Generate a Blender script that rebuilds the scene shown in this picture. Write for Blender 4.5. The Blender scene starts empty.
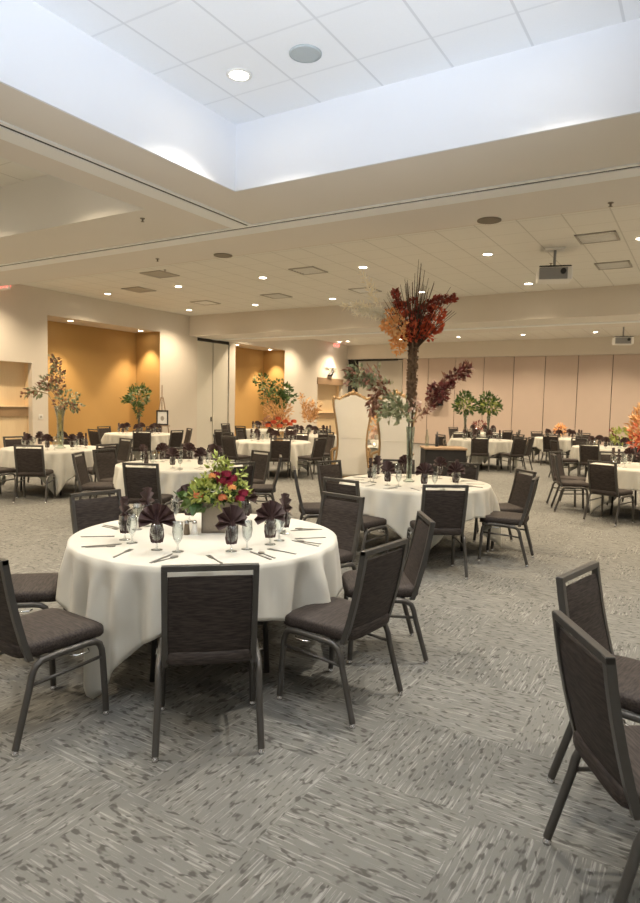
import bpy, bmesh, math, random
from mathutils import Vector, Matrix
PI = math.pi
rad = math.radians
C = bpy.context.scene.collection
scn = bpy.context.scene

# ------------------------------------------------------------------ camera
YAW, PITCH, ROLL = 0.544662, 0.0742735, 0.0219782
H = 1.6
cp, sp, cr, sr = math.cos(PITCH), math.sin(PITCH), math.cos(ROLL), math.sin(ROLL)
fw = Vector((0, cp, -sp)); u0 = Vector((0, sp, cp)); r0 = Vector((1, 0, 0))
rr = cr * r0 + sr * u0; uu = -sr * r0 + cr * u0
RZ = Matrix.Rotation(YAW, 3, 'Z')
rr, uu, fw = RZ @ rr, RZ @ uu, RZ @ fw
cd = bpy.data.cameras.new('camera'); cam = bpy.data.objects.new('camera', cd); C.objects.link(cam)
cam.matrix_world = Matrix(((rr.x, uu.x, -fw.x, 0), (rr.y, uu.y, -fw.y, 0), (rr.z, uu.z, -fw.z, H), (0, 0, 0, 1)))
cd.sensor_fit = 'HORIZONTAL'; cd.sensor_width = 36; cd.lens = 636.0 / 640 * 36
cd.clip_start = 0.05; cd.clip_end = 100
cd.dof.use_dof = True; cd.dof.focus_distance = 4.0; cd.dof.aperture_fstop = 9.0
scn.camera = cam
FR = Vector((math.sin(YAW) * -1, math.cos(YAW), 0))     # horizontal forward
RT = Vector((math.cos(YAW), math.sin(YAW), 0))          # horizontal right

# ------------------------------------------------------------------ world, light, exposure
w = bpy.data.worlds.new('world'); scn.world = w; w.use_nodes = True
w.node_tree.nodes['Background'].inputs[0].default_value = (0.95, 0.93, 0.90, 1)
w.node_tree.nodes['Background'].inputs[1].default_value = 0.14
vs = scn.view_settings
vs.view_transform = 'Standard'; vs.look = 'None'; vs.gamma = 1; vs.use_curve_mapping = False
vs.exposure = 1.52
WARM = (1.0, 0.80, 0.56)
P_NEAR, P_FAR, P_NICHE, P_FLASH = 115.0, 120.0, 100.0, 400.0

def area(name, loc, rot, sx, sy, power, col):
    l = bpy.data.lights.new(name, 'AREA'); l.shape = 'RECTANGLE'; l.size = sx; l.size_y = sy
    l.energy = power; l.color = col
    o = bpy.data.objects.new(name, l); o.location = loc; o.rotation_euler = rot; C.objects.link(o); return o
# bounced cool light thrown up into the near coffer (photographer's light beside the camera)
fd = bpy.data.lights.new('bounce_light', 'SPOT'); fd.energy = P_FLASH; fd.color = (0.80, 0.88, 1.0)
fd.spot_size = rad(80); fd.spot_blend = 0.7; fd.shadow_soft_size = 0.35
fl = bpy.data.objects.new('bounce_light', fd); C.objects.link(fl); fl.location = (0.2, 0.1, 1.5)
fl.rotation_euler = Vector((-1.35, 1.6, 2.76)).to_track_quat('-Z', 'Y').to_euler()

# ------------------------------------------------------------------ materials
M = {}
def newmat(name):
    m = bpy.data.materials.new(name); m.use_nodes = True
    nt = m.node_tree; b = nt.nodes['Principled BSDF']; M[name] = m
    return m, nt, b
def simple(name, col, rough=0.6, metal=0.0, var=0.0, scale=8.0, bump=0.0, bscale=60.0, emit=0.0, ecol=None, sheen=0.0):
    m, nt, b = newmat(name)
    b.inputs['Base Color'].default_value = (*col, 1); b.inputs['Roughness'].default_value = rough
    b.inputs['Metallic'].default_value = metal
    if sheen: b.inputs['Sheen Weight'].default_value = sheen
    if emit:
        b.inputs['Emission Color'].default_value = (*(ecol or col), 1); b.inputs['Emission Strength'].default_value = emit
    N = nt.nodes; L = nt.links
    tc = N.new('ShaderNodeTexCoord')
    if var:
        n = N.new('ShaderNodeTexNoise'); n.inputs['Scale'].default_value = scale; n.inputs['Detail'].default_value = 4
        L.new(tc.outputs['Object'], n.inputs['Vector'])
        r = N.new('ShaderNodeMix'); r.data_type = 'RGBA'
        r.inputs[6].default_value = (*[max(0, c * (1 - var)) for c in col], 1)
        r.inputs[7].default_value = (*[min(1, c * (1 + var)) for c in col], 1)
        L.new(n.outputs['Fac'], r.inputs[0]); L.new(r.outputs[2], b.inputs['Base Color'])
    if bump:
        n2 = N.new('ShaderNodeTexNoise'); n2.inputs['Scale'].default_value = bscale
        L.new(tc.outputs['Object'], n2.inputs['Vector'])
        bp = N.new('ShaderNodeBump'); bp.inputs['Strength'].default_value = bump; bp.inputs['Distance'].default_value = 0.01
        L.new(n2.outputs['Fac'], bp.inputs['Height']); L.new(bp.outputs['Normal'], b.inputs['Normal'])
    return m

def math_node(nt, op, a=None, b=None, c=None):
    n = nt.nodes.new('ShaderNodeMath'); n.operation = op
    for i, v in enumerate((a, b, c)):
        if v is None: continue
        if isinstance(v, (int, float)): n.inputs[i].default_value = v
        else: nt.links.new(v, n.inputs[i])
    return n.outputs[0]

def carpet():
    m, nt, b = newmat('carpet'); N = nt.nodes; L = nt.links
    g = N.new('ShaderNodeNewGeometry'); s = N.new('ShaderNodeSeparateXYZ'); L.new(g.outputs['Position'], s.inputs[0])
    T = 0.61
    tx = math_node(nt, 'DIVIDE', math_node(nt, 'ADD', s.outputs[0], 1.93 + 61), T)
    ty = math_node(nt, 'DIVIDE', math_node(nt, 'ADD', s.outputs[1], -1.75 + 61), T)
    fx = math_node(nt, 'FLOOR', tx); fy = math_node(nt, 'FLOOR', ty)
    par = math_node(nt, 'MODULO', math_node(nt, 'ADD', fx, fy), 2.0)
    # swap axes on odd tiles
    def swap(a, c): # a when par 0, c when par 1
        mx = N.new('ShaderNodeMix'); mx.data_type = 'FLOAT'
        L.new(par, mx.inputs[0]); L.new(a, mx.inputs[2]); L.new(c, mx.inputs[3]); return mx.outputs[0]
    U = swap(s.outputs[0], s.outputs[1]); V = swap(s.outputs[1], s.outputs[0])
    idn = math_node(nt, 'ADD', math_node(nt, 'MULTIPLY', fx, 3.7), math_node(nt, 'MULTIPLY', fy, 7.3))
    def tex(su, sv, det, dist=0.0):
        c = N.new('ShaderNodeCombineXYZ')
        L.new(math_node(nt, 'MULTIPLY', U, su), c.inputs[0]); L.new(math_node(nt, 'MULTIPLY', V, sv), c.inputs[1]); L.new(idn, c.inputs[2])
        n = N.new('ShaderNodeTexNoise'); n.inputs['Scale'].default_value = 1; n.inputs['Detail'].default_value = det
        n.inputs['Distortion'].default_value = dist
        L.new(c.outputs[0], n.inputs['Vector']); return n.outputs['Fac']
    def ramp(v, lo, hi):
        r = N.new('ShaderNodeMapRange'); r.inputs[1].default_value = lo; r.inputs[2].default_value = hi; L.new(v, r.inputs[0]); return r.outputs[0]
    lines = ramp(tex(130, 6.5, 2), 0.55, 0.66)
    dash = ramp(tex(50, 18.0, 1, 0.3), 0.57, 0.68)
    fine = tex(300, 300, 1)
    tone = N.new('ShaderNodeTexWhiteNoise'); c2 = N.new('ShaderNodeCombineXYZ'); L.new(fx, c2.inputs[0]); L.new(fy, c2.inputs[1]); L.new(c2.outputs[0], tone.inputs['Vector'])
    def mix(f, a, c, fac_mul=None):
        mx = N.new('ShaderNodeMix'); mx.data_type = 'RGBA'; L.new(f, mx.inputs[0])
        for i, v in ((6, a), (7, c)):
            if isinstance(v, tuple): mx.inputs[i].default_value = (*v, 1)
            else: L.new(v, mx.inputs[i])
        return mx.outputs[2]
    base = mix(tone.outputs['Value'], (0.158, 0.160, 0.150), (0.184, 0.186, 0.174))
    c = mix(lines, base, (0.30, 0.302, 0.285))
    c = mix(dash, c, (0.066, 0.066, 0.060))
    c = mix(math_node(nt, 'MULTIPLY', fine, 0.35), c, (0.105, 0.10, 0.087))
    L.new(c, b.inputs['Base Color']); b.inputs['Roughness'].default_value = 0.95
    bp = N.new('ShaderNodeBump'); bp.inputs['Strength'].default_value = 0.4; bp.inputs['Distance'].default_value = 0.003
    L.new(lines, bp.inputs['Height']); L.new(bp.outputs['Normal'], b.inputs['Normal'])
carpet()

def ceiling_tile(name, ca, cb, cl):
    m, nt, b = newmat(name); N = nt.nodes; L = nt.links
    g = N.new('ShaderNodeNewGeometry'); s = N.new('ShaderNodeSeparateXYZ'); L.new(g.outputs['Position'], s.inputs[0])
    T = 0.61; wd = 0.016
    def edge(o, off):
        v = math_node(nt, 'DIVIDE', math_node(nt, 'ADD', o, off + 61.0), T)
        f = math_node(nt, 'FRACT', v)
        d = math_node(nt, 'ABSOLUTE', math_node(nt, 'SUBTRACT', f, 0.5))
        return math_node(nt, 'GREATER_THAN', d, 0.5 - wd)
    ln = math_node(nt, 'MAXIMUM', edge(s.outputs[0], 3.69), math_node(nt, 'MULTIPLY', edge(s.outputs[1], -4.50), 0.6))
    tc = N.new('ShaderNodeTexNoise'); tc.inputs['Scale'].default_value = 90; L.new(g.outputs['Position'], tc.inputs['Vector'])
    mx = N.new('ShaderNodeMix'); mx.data_type = 'RGBA'; L.new(tc.outputs['Fac'], mx.inputs[0])
    mx.inputs[6].default_value = (*ca, 1); mx.inputs[7].default_value = (*cb, 1)
    m2 = N.new('ShaderNodeMix'); m2.data_type = 'RGBA'; L.new(ln, m2.inputs[0]); L.new(mx.outputs[2], m2.inputs[6])
    m2.inputs[7].default_value = (*cl, 1)
    L.new(m2.outputs[2], b.inputs['Base Color']); b.inputs['Roughness'].default_value = 0.9
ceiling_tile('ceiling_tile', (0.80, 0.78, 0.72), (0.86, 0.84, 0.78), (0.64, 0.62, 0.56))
ceiling_tile('cool_lit_tile', (0.88, 0.91, 0.95), (0.92, 0.95, 0.99), (0.74, 0.77, 0.81))  # near coffer tile, its bright cool light put into the colour

def wood(name, c1, c2, sx=3, sz=30, rough=0.5, axis='Z'):
    m, nt, b = newmat(name); N = nt.nodes; L = nt.links
    tc = N.new('ShaderNodeTexCoord'); mp = N.new('ShaderNodeMapping'); L.new(tc.outputs['Object'], mp.inputs[0])
    mp.inputs['Scale'].default_value = (sz, sz, sx) if axis == 'Z' else (sx, sz, sz)
    n = N.new('ShaderNodeTexNoise'); n.inputs['Scale'].default_value = 1; n.inputs['Detail'].default_value = 5
    L.new(mp.outputs[0], n.inputs['Vector'])
    mx = N.new('ShaderNodeMix'); mx.data_type = 'RGBA'; L.new(n.outputs['Fac'], mx.inputs[0])
    mx.inputs[6].default_value = (*c1, 1); mx.inputs[7].default_value = (*c2, 1)
    L.new(mx.outputs[2], b.inputs['Base Color']); b.inputs['Roughness'].default_value = rough
def fabric_streak(name, c1, c2):
    m, nt, b = newmat(name); N = nt.nodes; L = nt.links
    tc = N.new('ShaderNodeTexCoord'); mp = N.new('ShaderNodeMapping'); L.new(tc.outputs['Object'], mp.inputs[0])
    mp.inputs['Scale'].default_value = (16, 120, 150)
    n = N.new('ShaderNodeTexNoise'); n.inputs['Scale'].default_value = 1; n.inputs['Detail'].default_value = 3
    L.new(mp.outputs[0], n.inputs['Vector'])
    r = N.new('ShaderNodeMapRange'); r.inputs[1].default_value = 0.35; r.inputs[2].default_value = 0.65; L.new(n.outputs['Fac'], r.inputs[0])
    mx = N.new('ShaderNodeMix'); mx.data_type = 'RGBA'; L.new(r.outputs[0], mx.inputs[0])
    mx.inputs[6].default_value = (*c1, 1); mx.inputs[7].default_value = (*c2, 1)
    L.new(mx.outputs[2], b.inputs['Base Color']); b.inputs['Roughness'].default_value = 0.75
    bp = N.new('ShaderNodeBump'); bp.inputs['Strength'].default_value = 0.5; bp.inputs['Distance'].default_value = 0.002
    L.new(n.outputs['Fac'], bp.inputs['Height']); L.new(bp.outputs['Normal'], b.inputs['Normal'])
def glass(name, tint=(0.93, 0.95, 0.95)):
    m = bpy.data.materials.new(name); m.use_nodes = True; nt = m.node_tree; nt.nodes.clear(); N = nt.nodes; L = nt.links
    o = N.new('ShaderNodeOutputMaterial'); t = N.new('ShaderNodeBsdfTransparent'); g = N.new('ShaderNodeBsdfGlossy')
    t.inputs[0].default_value = (*tint, 1); g.inputs['Roughness'].default_value = 0.05
    lw = N.new('ShaderNodeLayerWeight'); lw.inputs[0].default_value = 0.30
    mx = N.new('ShaderNodeMixShader'); L.new(lw.outputs['Facing'], mx.inputs[0]); L.new(t.outputs[0], mx.inputs[1]); L.new(g.outputs[0], mx.inputs[2])
    L.new(mx.outputs[0], o.inputs[0]); M[name] = m
def leafmat(name, c1, c2, scale=14):
    m, nt, b = newmat(name); N = nt.nodes; L = nt.links
    g = N.new('ShaderNodeNewGeometry')
    mx = N.new('ShaderNodeMix'); mx.data_type = 'RGBA'; L.new(g.outputs['Random Per Island'], mx.inputs[0])
    mx.inputs[6].default_value = (*c1, 1); mx.inputs[7].default_value = (*c2, 1)
    L.new(mx.outputs[2], b.inputs['Base Color']); b.inputs['Roughness'].default_value = 0.5

simple('soffit_paint', (0.80, 0.755, 0.69), 0.85, var=0.02, scale=2)
simple('coffer_paint', (0.80, 0.78, 0.73), 0.85, var=0.01, scale=2)
simple('cool_lit_paint', (0.88, 0.90, 0.94), 0.85, var=0.01, scale=2)  # near coffer sides: cool light painted into the base colour
simple('wall_paint', (0.72, 0.66, 0.57), 0.8, var=0.03, scale=1.5)
simple('panel_fabric', (0.62, 0.50, 0.42), 0.9, var=0.03, scale=3, bump=0.1, bscale=200)
simple('grey_panel', (0.50, 0.465, 0.40), 0.7, var=0.03)
simple('ochre_wall', (0.46, 0.275, 0.09), 0.7, var=0.06, scale=1.5)
simple('door_paint', (0.74, 0.71, 0.62), 0.6, var=0.02)
simple('dark_gap', (0.03, 0.025, 0.02), 0.8)
simple('track_metal', (0.92, 0.94, 0.94), 0.45, 0.0)
simple('white_metal', (0.85, 0.84, 0.80), 0.5)
simple('vent_grey', (0.42, 0.39, 0.34), 0.6)
simple('speaker_grille', (0.45, 0.50, 0.52), 0.7, var=0.05, scale=200)
simple('brown_grille', (0.24, 0.20, 0.15), 0.7, var=0.05, scale=200)
simple('black_plastic', (0.02, 0.02, 0.022), 0.45)
simple('grey_plastic', (0.30, 0.30, 0.30), 0.5)
simple('lens', (1, 0.95, 0.85), 0.4, emit=14.0, ecol=(1.0, 0.90, 0.74))
simple('exit_red', (0.75, 0.08, 0.06), 0.4, emit=1.2, ecol=(1.0, 0.12, 0.10))
simple('chair_metal', (0.075, 0.071, 0.065), 0.36, 0.3, var=0.1, scale=40)
simple('chrome', (0.75, 0.75, 0.75), 0.2, 1.0)
simple('cutlery', (0.34, 0.34, 0.33), 0.3, 0.9)
fabric_streak('chair_fabric', (0.014, 0.0095, 0.008), (0.048, 0.036, 0.031))
simple('cloth_cream', (0.57, 0.56, 0.50), 0.85, var=0.015, scale=6, bump=0.08, bscale=300, sheen=0.2)
simple('cloth_black', (0.018, 0.017, 0.018), 0.8)
simple('napkin_brown', (0.055, 0.027, 0.026), 0.6, var=0.2, scale=30)
simple('table_black', (0.03, 0.028, 0.026), 0.6)
simple('gold', (0.42, 0.28, 0.14), 0.45, 0.5, var=0.15, scale=25)
simple('throne_fabric', (0.80, 0.77, 0.69), 0.7, var=0.02, bump=0.1)
simple('planter', (0.30, 0.255, 0.20), 0.7, var=0.15, scale=10, bump=0.2, bscale=80)
simple('trunk_bark', (0.20, 0.125, 0.07), 0.85, var=0.75, scale=28, bump=0.6, bscale=50)
simple('bark', (0.10, 0.060, 0.035), 0.8, var=0.4, scale=40, bump=0.5, bscale=60)
simple('pale_twig', (0.52, 0.40, 0.25), 0.8, var=0.2, scale=30)
simple('pepper', (0.16, 0.12, 0.08), 0.5)
simple('salt', (0.85, 0.84, 0.80), 0.4)
simple('paper', (0.86, 0.86, 0.84), 0.8)
simple('candle_flame', (1, 0.8, 0.4), 0.5, emit=12, ecol=(1.0, 0.75, 0.4))
simple('wine_red', (0.10, 0.01, 0.02), 0.2)
wood('wood_light', (0.80, 0.60, 0.36), (0.88, 0.70, 0.46))
wood('wood_counter', (0.30, 0.19, 0.10), (0.40, 0.27, 0.15), axis='X')
wood('wood_brown', (0.26, 0.17, 0.10), (0.38, 0.26, 0.16), axis='X')
glass('glass'); glass('vase_glass', (0.84, 0.90, 0.86))
leafmat('leaf_green', (0.03, 0.085, 0.015), (0.13, 0.21, 0.05))
leafmat('leaf_lime', (0.25, 0.33, 0.06), (0.50, 0.53, 0.14))
leafmat('leaf_sage', (0.20, 0.24, 0.12), (0.48, 0.48, 0.30))
leafmat('leaf_rust', (0.22, 0.085, 0.05), (0.48, 0.27, 0.18))
leafmat('leaf_burgundy', (0.10, 0.018, 0.016), (0.34, 0.09, 0.07))
leafmat('petal_red', (0.42, 0.04, 0.018), (0.78, 0.16, 0.05))
leafmat('petal_orange', (0.88, 0.38, 0.10), (0.95, 0.64, 0.30))
leafmat('petal_deep', (0.16, 0.02, 0.012), (0.46, 0.07, 0.035))
leafmat('petal_coral', (0.80, 0.20, 0.10), (0.92, 0.36, 0.18))
leafmat('petal_wine', (0.16, 0.008, 0.025), (0.34, 0.02, 0.06))
leafmat('plume_gold', (0.62, 0.34, 0.13), (0.85, 0.55, 0.28))
leafmat('wheat', (0.95, 0.85, 0.62), (1.0, 0.95, 0.80))
leafmat('petal_pink', (0.75, 0.50, 0.40), (0.90, 0.75, 0.62))

# ------------------------------------------------------------------ mesh helpers
def box(bm, x0, y0, z0, x1, y1, z1, bev=0.0, seg=2):
    vs_ = [bm.verts.new(p) for p in ((x0,y0,z0),(x1,y0,z0),(x1,y1,z0),(x0,y1,z0),(x0,y0,z1),(x1,y0,z1),(x1,y1,z1),(x0,y1,z1))]
    fs = [bm.faces.new([vs_[i] for i in q]) for q in ((3,2,1,0),(4,5,6,7),(0,1,5,4),(1,2,6,5),(2,3,7,6),(3,0,4,7))]
    if bev:
        es = set(e for f in fs for e in f.edges)
        bmesh.ops.bevel(bm, geom=list(es), offset=bev, segments=seg, profile=0.5, affect='EDGES')
    return vs_
def tube(bm, pts, r, n=8, caps=True, flat=1.0):
    pts = [Vector(p) for p in pts]; rings = []
    rs = r if isinstance(r, (list, tuple)) else [r] * len(pts)
    prev = None
    for i, p in enumerate(pts):
        a = pts[max(0, i-1)]; b = pts[min(len(pts)-1, i+1)]; t = (b - a)
        if t.length < 1e-9: t = Vector((0,0,1))
        t.normalize()
        if prev is None:
            ref = Vector((0,0,1)) if abs(t.z) < 0.9 else Vector((0,1,0))
            x = t.cross(ref).normalized()
        else:
            x = (prev - t * prev.dot(t))
            x = x.normalized() if x.length > 1e-6 else t.orthogonal().normalized()
        prev = x; y = t.cross(x)
        rings.append([bm.verts.new(p + (x * math.cos(2*PI*k/n) + y * flat * math.sin(2*PI*k/n)) * rs[i]) for k in range(n)])
    for a, b in zip(rings, rings[1:]):
        for k in range(n): bm.faces.new((a[k], a[(k+1) % n], b[(k+1) % n], b[k]))
    if caps:
        bm.faces.new(list(reversed(rings[0]))); bm.faces.new(rings[-1])
def lathe(bm, prof, n=16, c=(0,0,0)):
    rings = []
    for r, z in prof:
        if r < 1e-5: rings.append([bm.verts.new((c[0], c[1], c[2]+z))])
        else: rings.append([bm.verts.new((c[0]+r*math.cos(2*PI*k/n), c[1]+r*math.sin(2*PI*k/n), c[2]+z)) for k in range(n)])
    for a, b in zip(rings, rings[1:]):
        for k in range(n):
            k2 = (k+1) % n
            if len(a) == 1 and len(b) == 1: continue
            if len(a) == 1: bm.faces.new((a[0], b[k2], b[k]))
            elif len(b) == 1: bm.faces.new((a[k], a[k2], b[0]))
            else: bm.faces.new((a[k], a[k2], b[k2], b[k]))
def prism(bm, pts, axis, d0, d1):
    """extrude 2D polygon along axis; pts in the other two axes order"""
    def mk(p, d):
        return {'X': (d, p[0], p[1]), 'Y': (p[0], d, p[1]), 'Z': (p[0], p[1], d)}[axis]
    a = [bm.verts.new(mk(p, d0)) for p in pts]; b = [bm.verts.new(mk(p, d1)) for p in pts]; n = len(pts)
    bm.faces.new(a); bm.faces.new(list(reversed(b)))
    for i in range(n): bm.faces.new((a[i], b[i], b[(i+1) % n], a[(i+1) % n]))
def leaf(bm, p, d, L, W, rnd, curl=0.25):
    d = Vector(d).normalized()
    s = d.cross(Vector((rnd.uniform(-1,1), rnd.uniform(-1,1), rnd.uniform(-1,1)))).normalized(); n = d.cross(s)
    p = Vector(p)
    a = bm.verts.new(p); t = bm.verts.new(p + d*L - n*L*curl)
    m = bm.verts.new(p + d*L*0.5 + n*L*curl*0.25)
    l1 = bm.verts.new(p + d*L*0.45 + s*W*0.5 + n*W*0.15); r1 = bm.verts.new(p + d*L*0.45 - s*W*0.5 + n*W*0.15)
    bm.faces.new((a, l1, m)); bm.faces.new((a, m, r1)); bm.faces.new((l1, t, m)); bm.faces.new((m, t, r1))
def obj(name, bm, mat, parent=None, smooth=False, auto=None):
    bmesh.ops.recalc_face_normals(bm, faces=bm.faces[:])
    me = bpy.data.meshes.new(name); bm.to_mesh(me); bm.free()
    if smooth:
        for p in me.polygons: p.use_smooth = True
        if auto:
            try: me.set_sharp_from_angle(angle=rad(auto))
            except Exception: pass
    me.materials.append(M[mat]); o = bpy.data.objects.new(name, me); C.objects.link(o)
    if parent: o.parent = parent
    return o
def B(): return bmesh.new()
used_labels = set()
def tag(o, label, cat, group=None):
    o['label'] = label; o['category'] = cat
    if group: o['group'] = group
    if label in used_labels: print('DUP LABEL', label)
    used_labels.add(label)
    n = len(label.split())
    if n < 4 or n > 16: print('LEN', n, label)
    return o
def thing(name, label, cat, loc=(0,0,0), rotz=0.0, group=None):
    o = bpy.data.objects.new(name, None); o.empty_display_size = 0.1; C.objects.link(o)
    o.location = loc; o.rotation_euler = (0, 0, rotz)
    if label: tag(o, label, cat, group)
    return o
def struct(name, bm, mat, parent=None):
    o = obj(name, bm, mat, parent)
    if not parent: o['kind'] = 'structure'
    return o
KIDS = {}
def copy_tree(o, parent=None):
    c = o.copy(); C.objects.link(c)
    for k in ('label', 'category', 'group'):
        if parent is None and k in c: del c[k]
    if parent: c.parent = parent
    for ch in list(o.children): copy_tree(ch, c)
    return c
def place(proto, first, loc, rz, label, cat, group):
    o = proto if first else copy_tree(proto)
    o.location = loc; o.rotation_euler = (0, 0, rz)
    tag(o, label, cat, group); return o

# ------------------------------------------------------------------ room shell
S, CE = 3.64, 4.26
XL, XR, YB, YD = -14.0, 6.5, -5.0, 25.5
bm = B(); box(bm, -16, YB, -0.1, XR, 26.2, 0.0); struct('floor', bm, 'carpet')
# tile ceiling planes inside the coffers
COF = [(-4.03, XR, YB, 4.96), (-13.4, -5.28, YB, 4.96), (XL, XR, 7.12, 15.05), (XL, XR, 17.2, 25.3)]
bm = B()
for i, (x0, x1, y0, y1) in enumerate(COF[1:]): box(bm, x0 - .02, y0 - .02, CE, x1 + .02, y1 + .02, CE + .05)
struct('ceiling', bm, 'ceiling_tile')
bm = B(); box(bm, COF[0][0] - .02, YB, CE, XR, 4.98, CE + .05); struct('ceiling_near', bm, 'cool_lit_tile')
# painted soffit grid (flat underside at S) with its coffer sides
def slab(name, rects, mat='soffit_paint'):
    b_ = B()
    for (x0, y0, x1, y1) in rects: box(b_, x0, y0, S, x1, y1, CE + .03)
    return struct(name, b_, mat)
# underside sheet (soffit paint) and the lighter painted coffer sides share one body: sides are thin boards
slab('trim_1', [(-4.58, YB, -4.05, 4.98), (-5.26, YB, -4.88, 4.98)])
slab('trim_2', [(-4.58, 4.98, XR, 5.95), (-5.26, 4.98, -4.88, 5.95), (-14, 4.98, -5.26, 5.95), (-14, YB, -13.42, 4.98)])
slab('trim_3', [(-14, 6.25, XR, 7.10)])
slab('trim_4', [(XL, 15.07, XR, 16.12), (XL, 16.42, XR, 17.18)])
slab('trim_5', [(-16, 25.32, XR, 26.2)])
# coffer side boards
n = 6
for (x0, x1, y0, y1) in COF:
    bm = B()
    box(bm, x0 - .02, y1, S - .001, x1, y1 + .02, CE + .02)
    if x0 > -13.9: box(bm, x0 - .02, y0, S - .001, x0, y1 + .02, CE + .02)
    if x1 < 6: box(bm, x1, y0, S - .001, x1 + .02, y1 + .02, CE + .02)
    if y0 > 0: box(bm, x0, y0 - .02, S - .001, x1, y0, CE + .02)
    struct('trim_%d' % n, bm, 'cool_lit_paint' if n == 6 else 'coffer_paint' if n == 7 else 'wall_paint'); n += 1
# operable wall tracks: recessed channel with a pale metal band and a dark slot
def track(nm, horiz, a0, a1, b0):
    """band from b0 to b0+0.30 ; slot after a thin lip"""
    t = B(); sl = B()
    if horiz:
        box(t, a0, b0, S - .012, a1, b0 + .045, S + .1); box(t, a0, b0 + .085, S - .012, a1, b0 + .30, S + .1)
        box(sl, a0, b0 + .045, S - .006, a1, b0 + .085, S + .1)
    else:
        box(t, b0, a0, S - .012, b0 + .215, a1, S + .1); box(t, b0 + .255, a0, S - .012, b0 + .30, a1, S + .1)
        box(sl, b0 + .215, a0, S - .006, b0 + .255, a1, S + .1)
    p = struct(nm, t, 'track_metal'); q = obj('track_slot', sl, 'dark_gap', p)
track('trim_10', False, YB, 5.95, -4.88)
track('trim_11', True, -14, XR, 5.95)
track('trim_12', True, -14, XR, 16.12)

# left wall with openings: niche_1, bar opening, folding-door pocket, niche_2, second opening
XB = -15.0
openings = [(8.0, 9.60, 2.44), (10.03, 13.81, S), (17.35, 20.34, S), (22.8, 24.9, 2.50), (15.43, 17.03, S)]
segs = []
cur = YB
for (y0, y1, z1) in sorted(openings):
    segs.append((cur, y0, 0)); 
    if z1 < CE: segs.append((y0, y1, z1))
    cur = y1
segs.append((cur, 26.2, 0))
bm = B()
for (y0, y1, z0) in segs: box(bm, XL - .16, y0, z0, XL, y1, CE + .05)
struct('wall_left', bm, 'wall_paint')
bm = B()
box(bm, XR, YB, 0, XR + .2, 26.2, .5); box(bm, XR, YB, 3.3, XR + .2, 26.2, CE + .05)
for i in range(9): box(bm, XR, YB + i * 3.85, .5, XR + .2, YB + i * 3.85 + .4, 3.3)
struct('wall_right', bm, 'wall_paint')
bm = B(); box(bm, XL - .16, YB - .2, 0, XR + .2, YB, .5); box(bm, XL - .16, YB - .2, 3.3, XR + .2, YB, CE + .05)
for i in range(6): box(bm, XL + i * 4.0, YB - .2, .5, XL + i * 4.0 + .4, YB, 3.3)
struct('wall_rear', bm, 'wall_paint')
# niche returns and backs
bm = B()
for (y0, y1) in ((10.03, 13.81), (17.35, 20.34)):
    box(bm, XB - .1, y0 - .1, S, XL - .16, y1 + .1, S + .12)
struct('trim_15', bm, 'wall_paint')
bm = B()
for (y0, y1) in ((10.03, 13.81), (17.35, 20.34)): box(bm, XB - .1, y0, 0, XB, y1, S); box(bm, XB - .1, y0 - .1, 0, XL - .002, y0 + .006, S); box(bm, XB - .1, y1 - .006, 0, XL - .002, y1 + .1, S)
struct('wall_ochre', bm, 'ochre_wall')
# wood lined serving recesses
def recess(nm, y0, y1, zt):
    b_ = B(); box(b_, XL - .36, y0 - .05, 0, XL - .30, y1 + .05, zt + .05)
    box(b_, XL - .30, y0 - .05, 0, XL - .16, y0, zt + .05); box(b_, XL - .30, y1, 0, XL - .16, y1 + .05, zt + .05)
    box(b_, XL - .30, y0, zt, XL - .16, y1, zt + .05)
    struct(nm, b_, 'wood_light')
recess('wall_recess', 8.0, 9.6, 2.44); recess('wall_recess_far', 22.8, 24.9, 2.5)
for (y0, y1, lab, zt) in ((8.0, 9.6, 'left-edge', 1.40), (22.8, 24.9, 'far', 1.25)):
    t = thing('serving_counter', 'wooden serving counter with pale top in the %s wall recess' % lab, 'counter', (XL - .3, (y0 + y1) / 2, 0), 0, None)
    hw = (y1 - y0) / 2 - .005
    b_ = B(); box(b_, .02, -hw, 0, .10, hw, zt - .262); obj('counter_front', b_, 'wood_light', t); b_ = B(); box(b_, .02, -hw, zt - .26, .13, hw, zt - .031); obj('counter_body', b_, 'wood_counter', t)
    b_ = B(); box(b_, .01, -hw, zt - .03, .16, hw, zt, .008); obj('counter_top', b_, 'wood_light', t)
# wood header above the far opening
bm = B(); box(bm, XL + .001, 22.75, 2.44, XL + .03, 24.95, 2.72); struct('trim_13', bm, 'wood_brown')

# folding panel doors parked in the wall pocket
t = thing('folding_doors', 'tall pair of grey pocket doors closing the operable wall store', 'door', (XL, 16.23, 0))
t['kind'] = 'structure'; 
del t['label'], t['category']; t.name = 'door_1'
for (y0, y1, k) in ((-.80, -.005, 0), (.005, .80, 1)):
    b_ = B(); box(b_, -.09, y0 + .02, .01, -.04, y1 - .01, S - .10, .004); d = obj('door_leaf', b_, 'door_paint', t)
    if k == 0:
        b_ = B(); box(b_, -.04, -.10, .95, -.01, -.06, 1.10, .005); obj('door_handle', b_, 'black_plastic', d)
        ys = y0 + .015
    else: ys = y1 - .015
    for z in (.4, 1.8, 3.1):
        b_ = B(); tube(b_, [(-.03, ys, z), (-.03, ys, z + .12)], .012, 6); obj('hinge', b_, 'chrome', d)
b_ = B(); box(b_, -.10, -.80, S - .09, -.02, .80, S - .002); box(b_, -.13, -.80, 0, -.10, .80, S - .002); box(b_, -.10, -.80, 0, -.035, -.775, S - .09); box(b_, -.10, .785, 0, -.035, .80, S - .09); obj('door_frame', b_, 'dark_gap', t)

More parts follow.
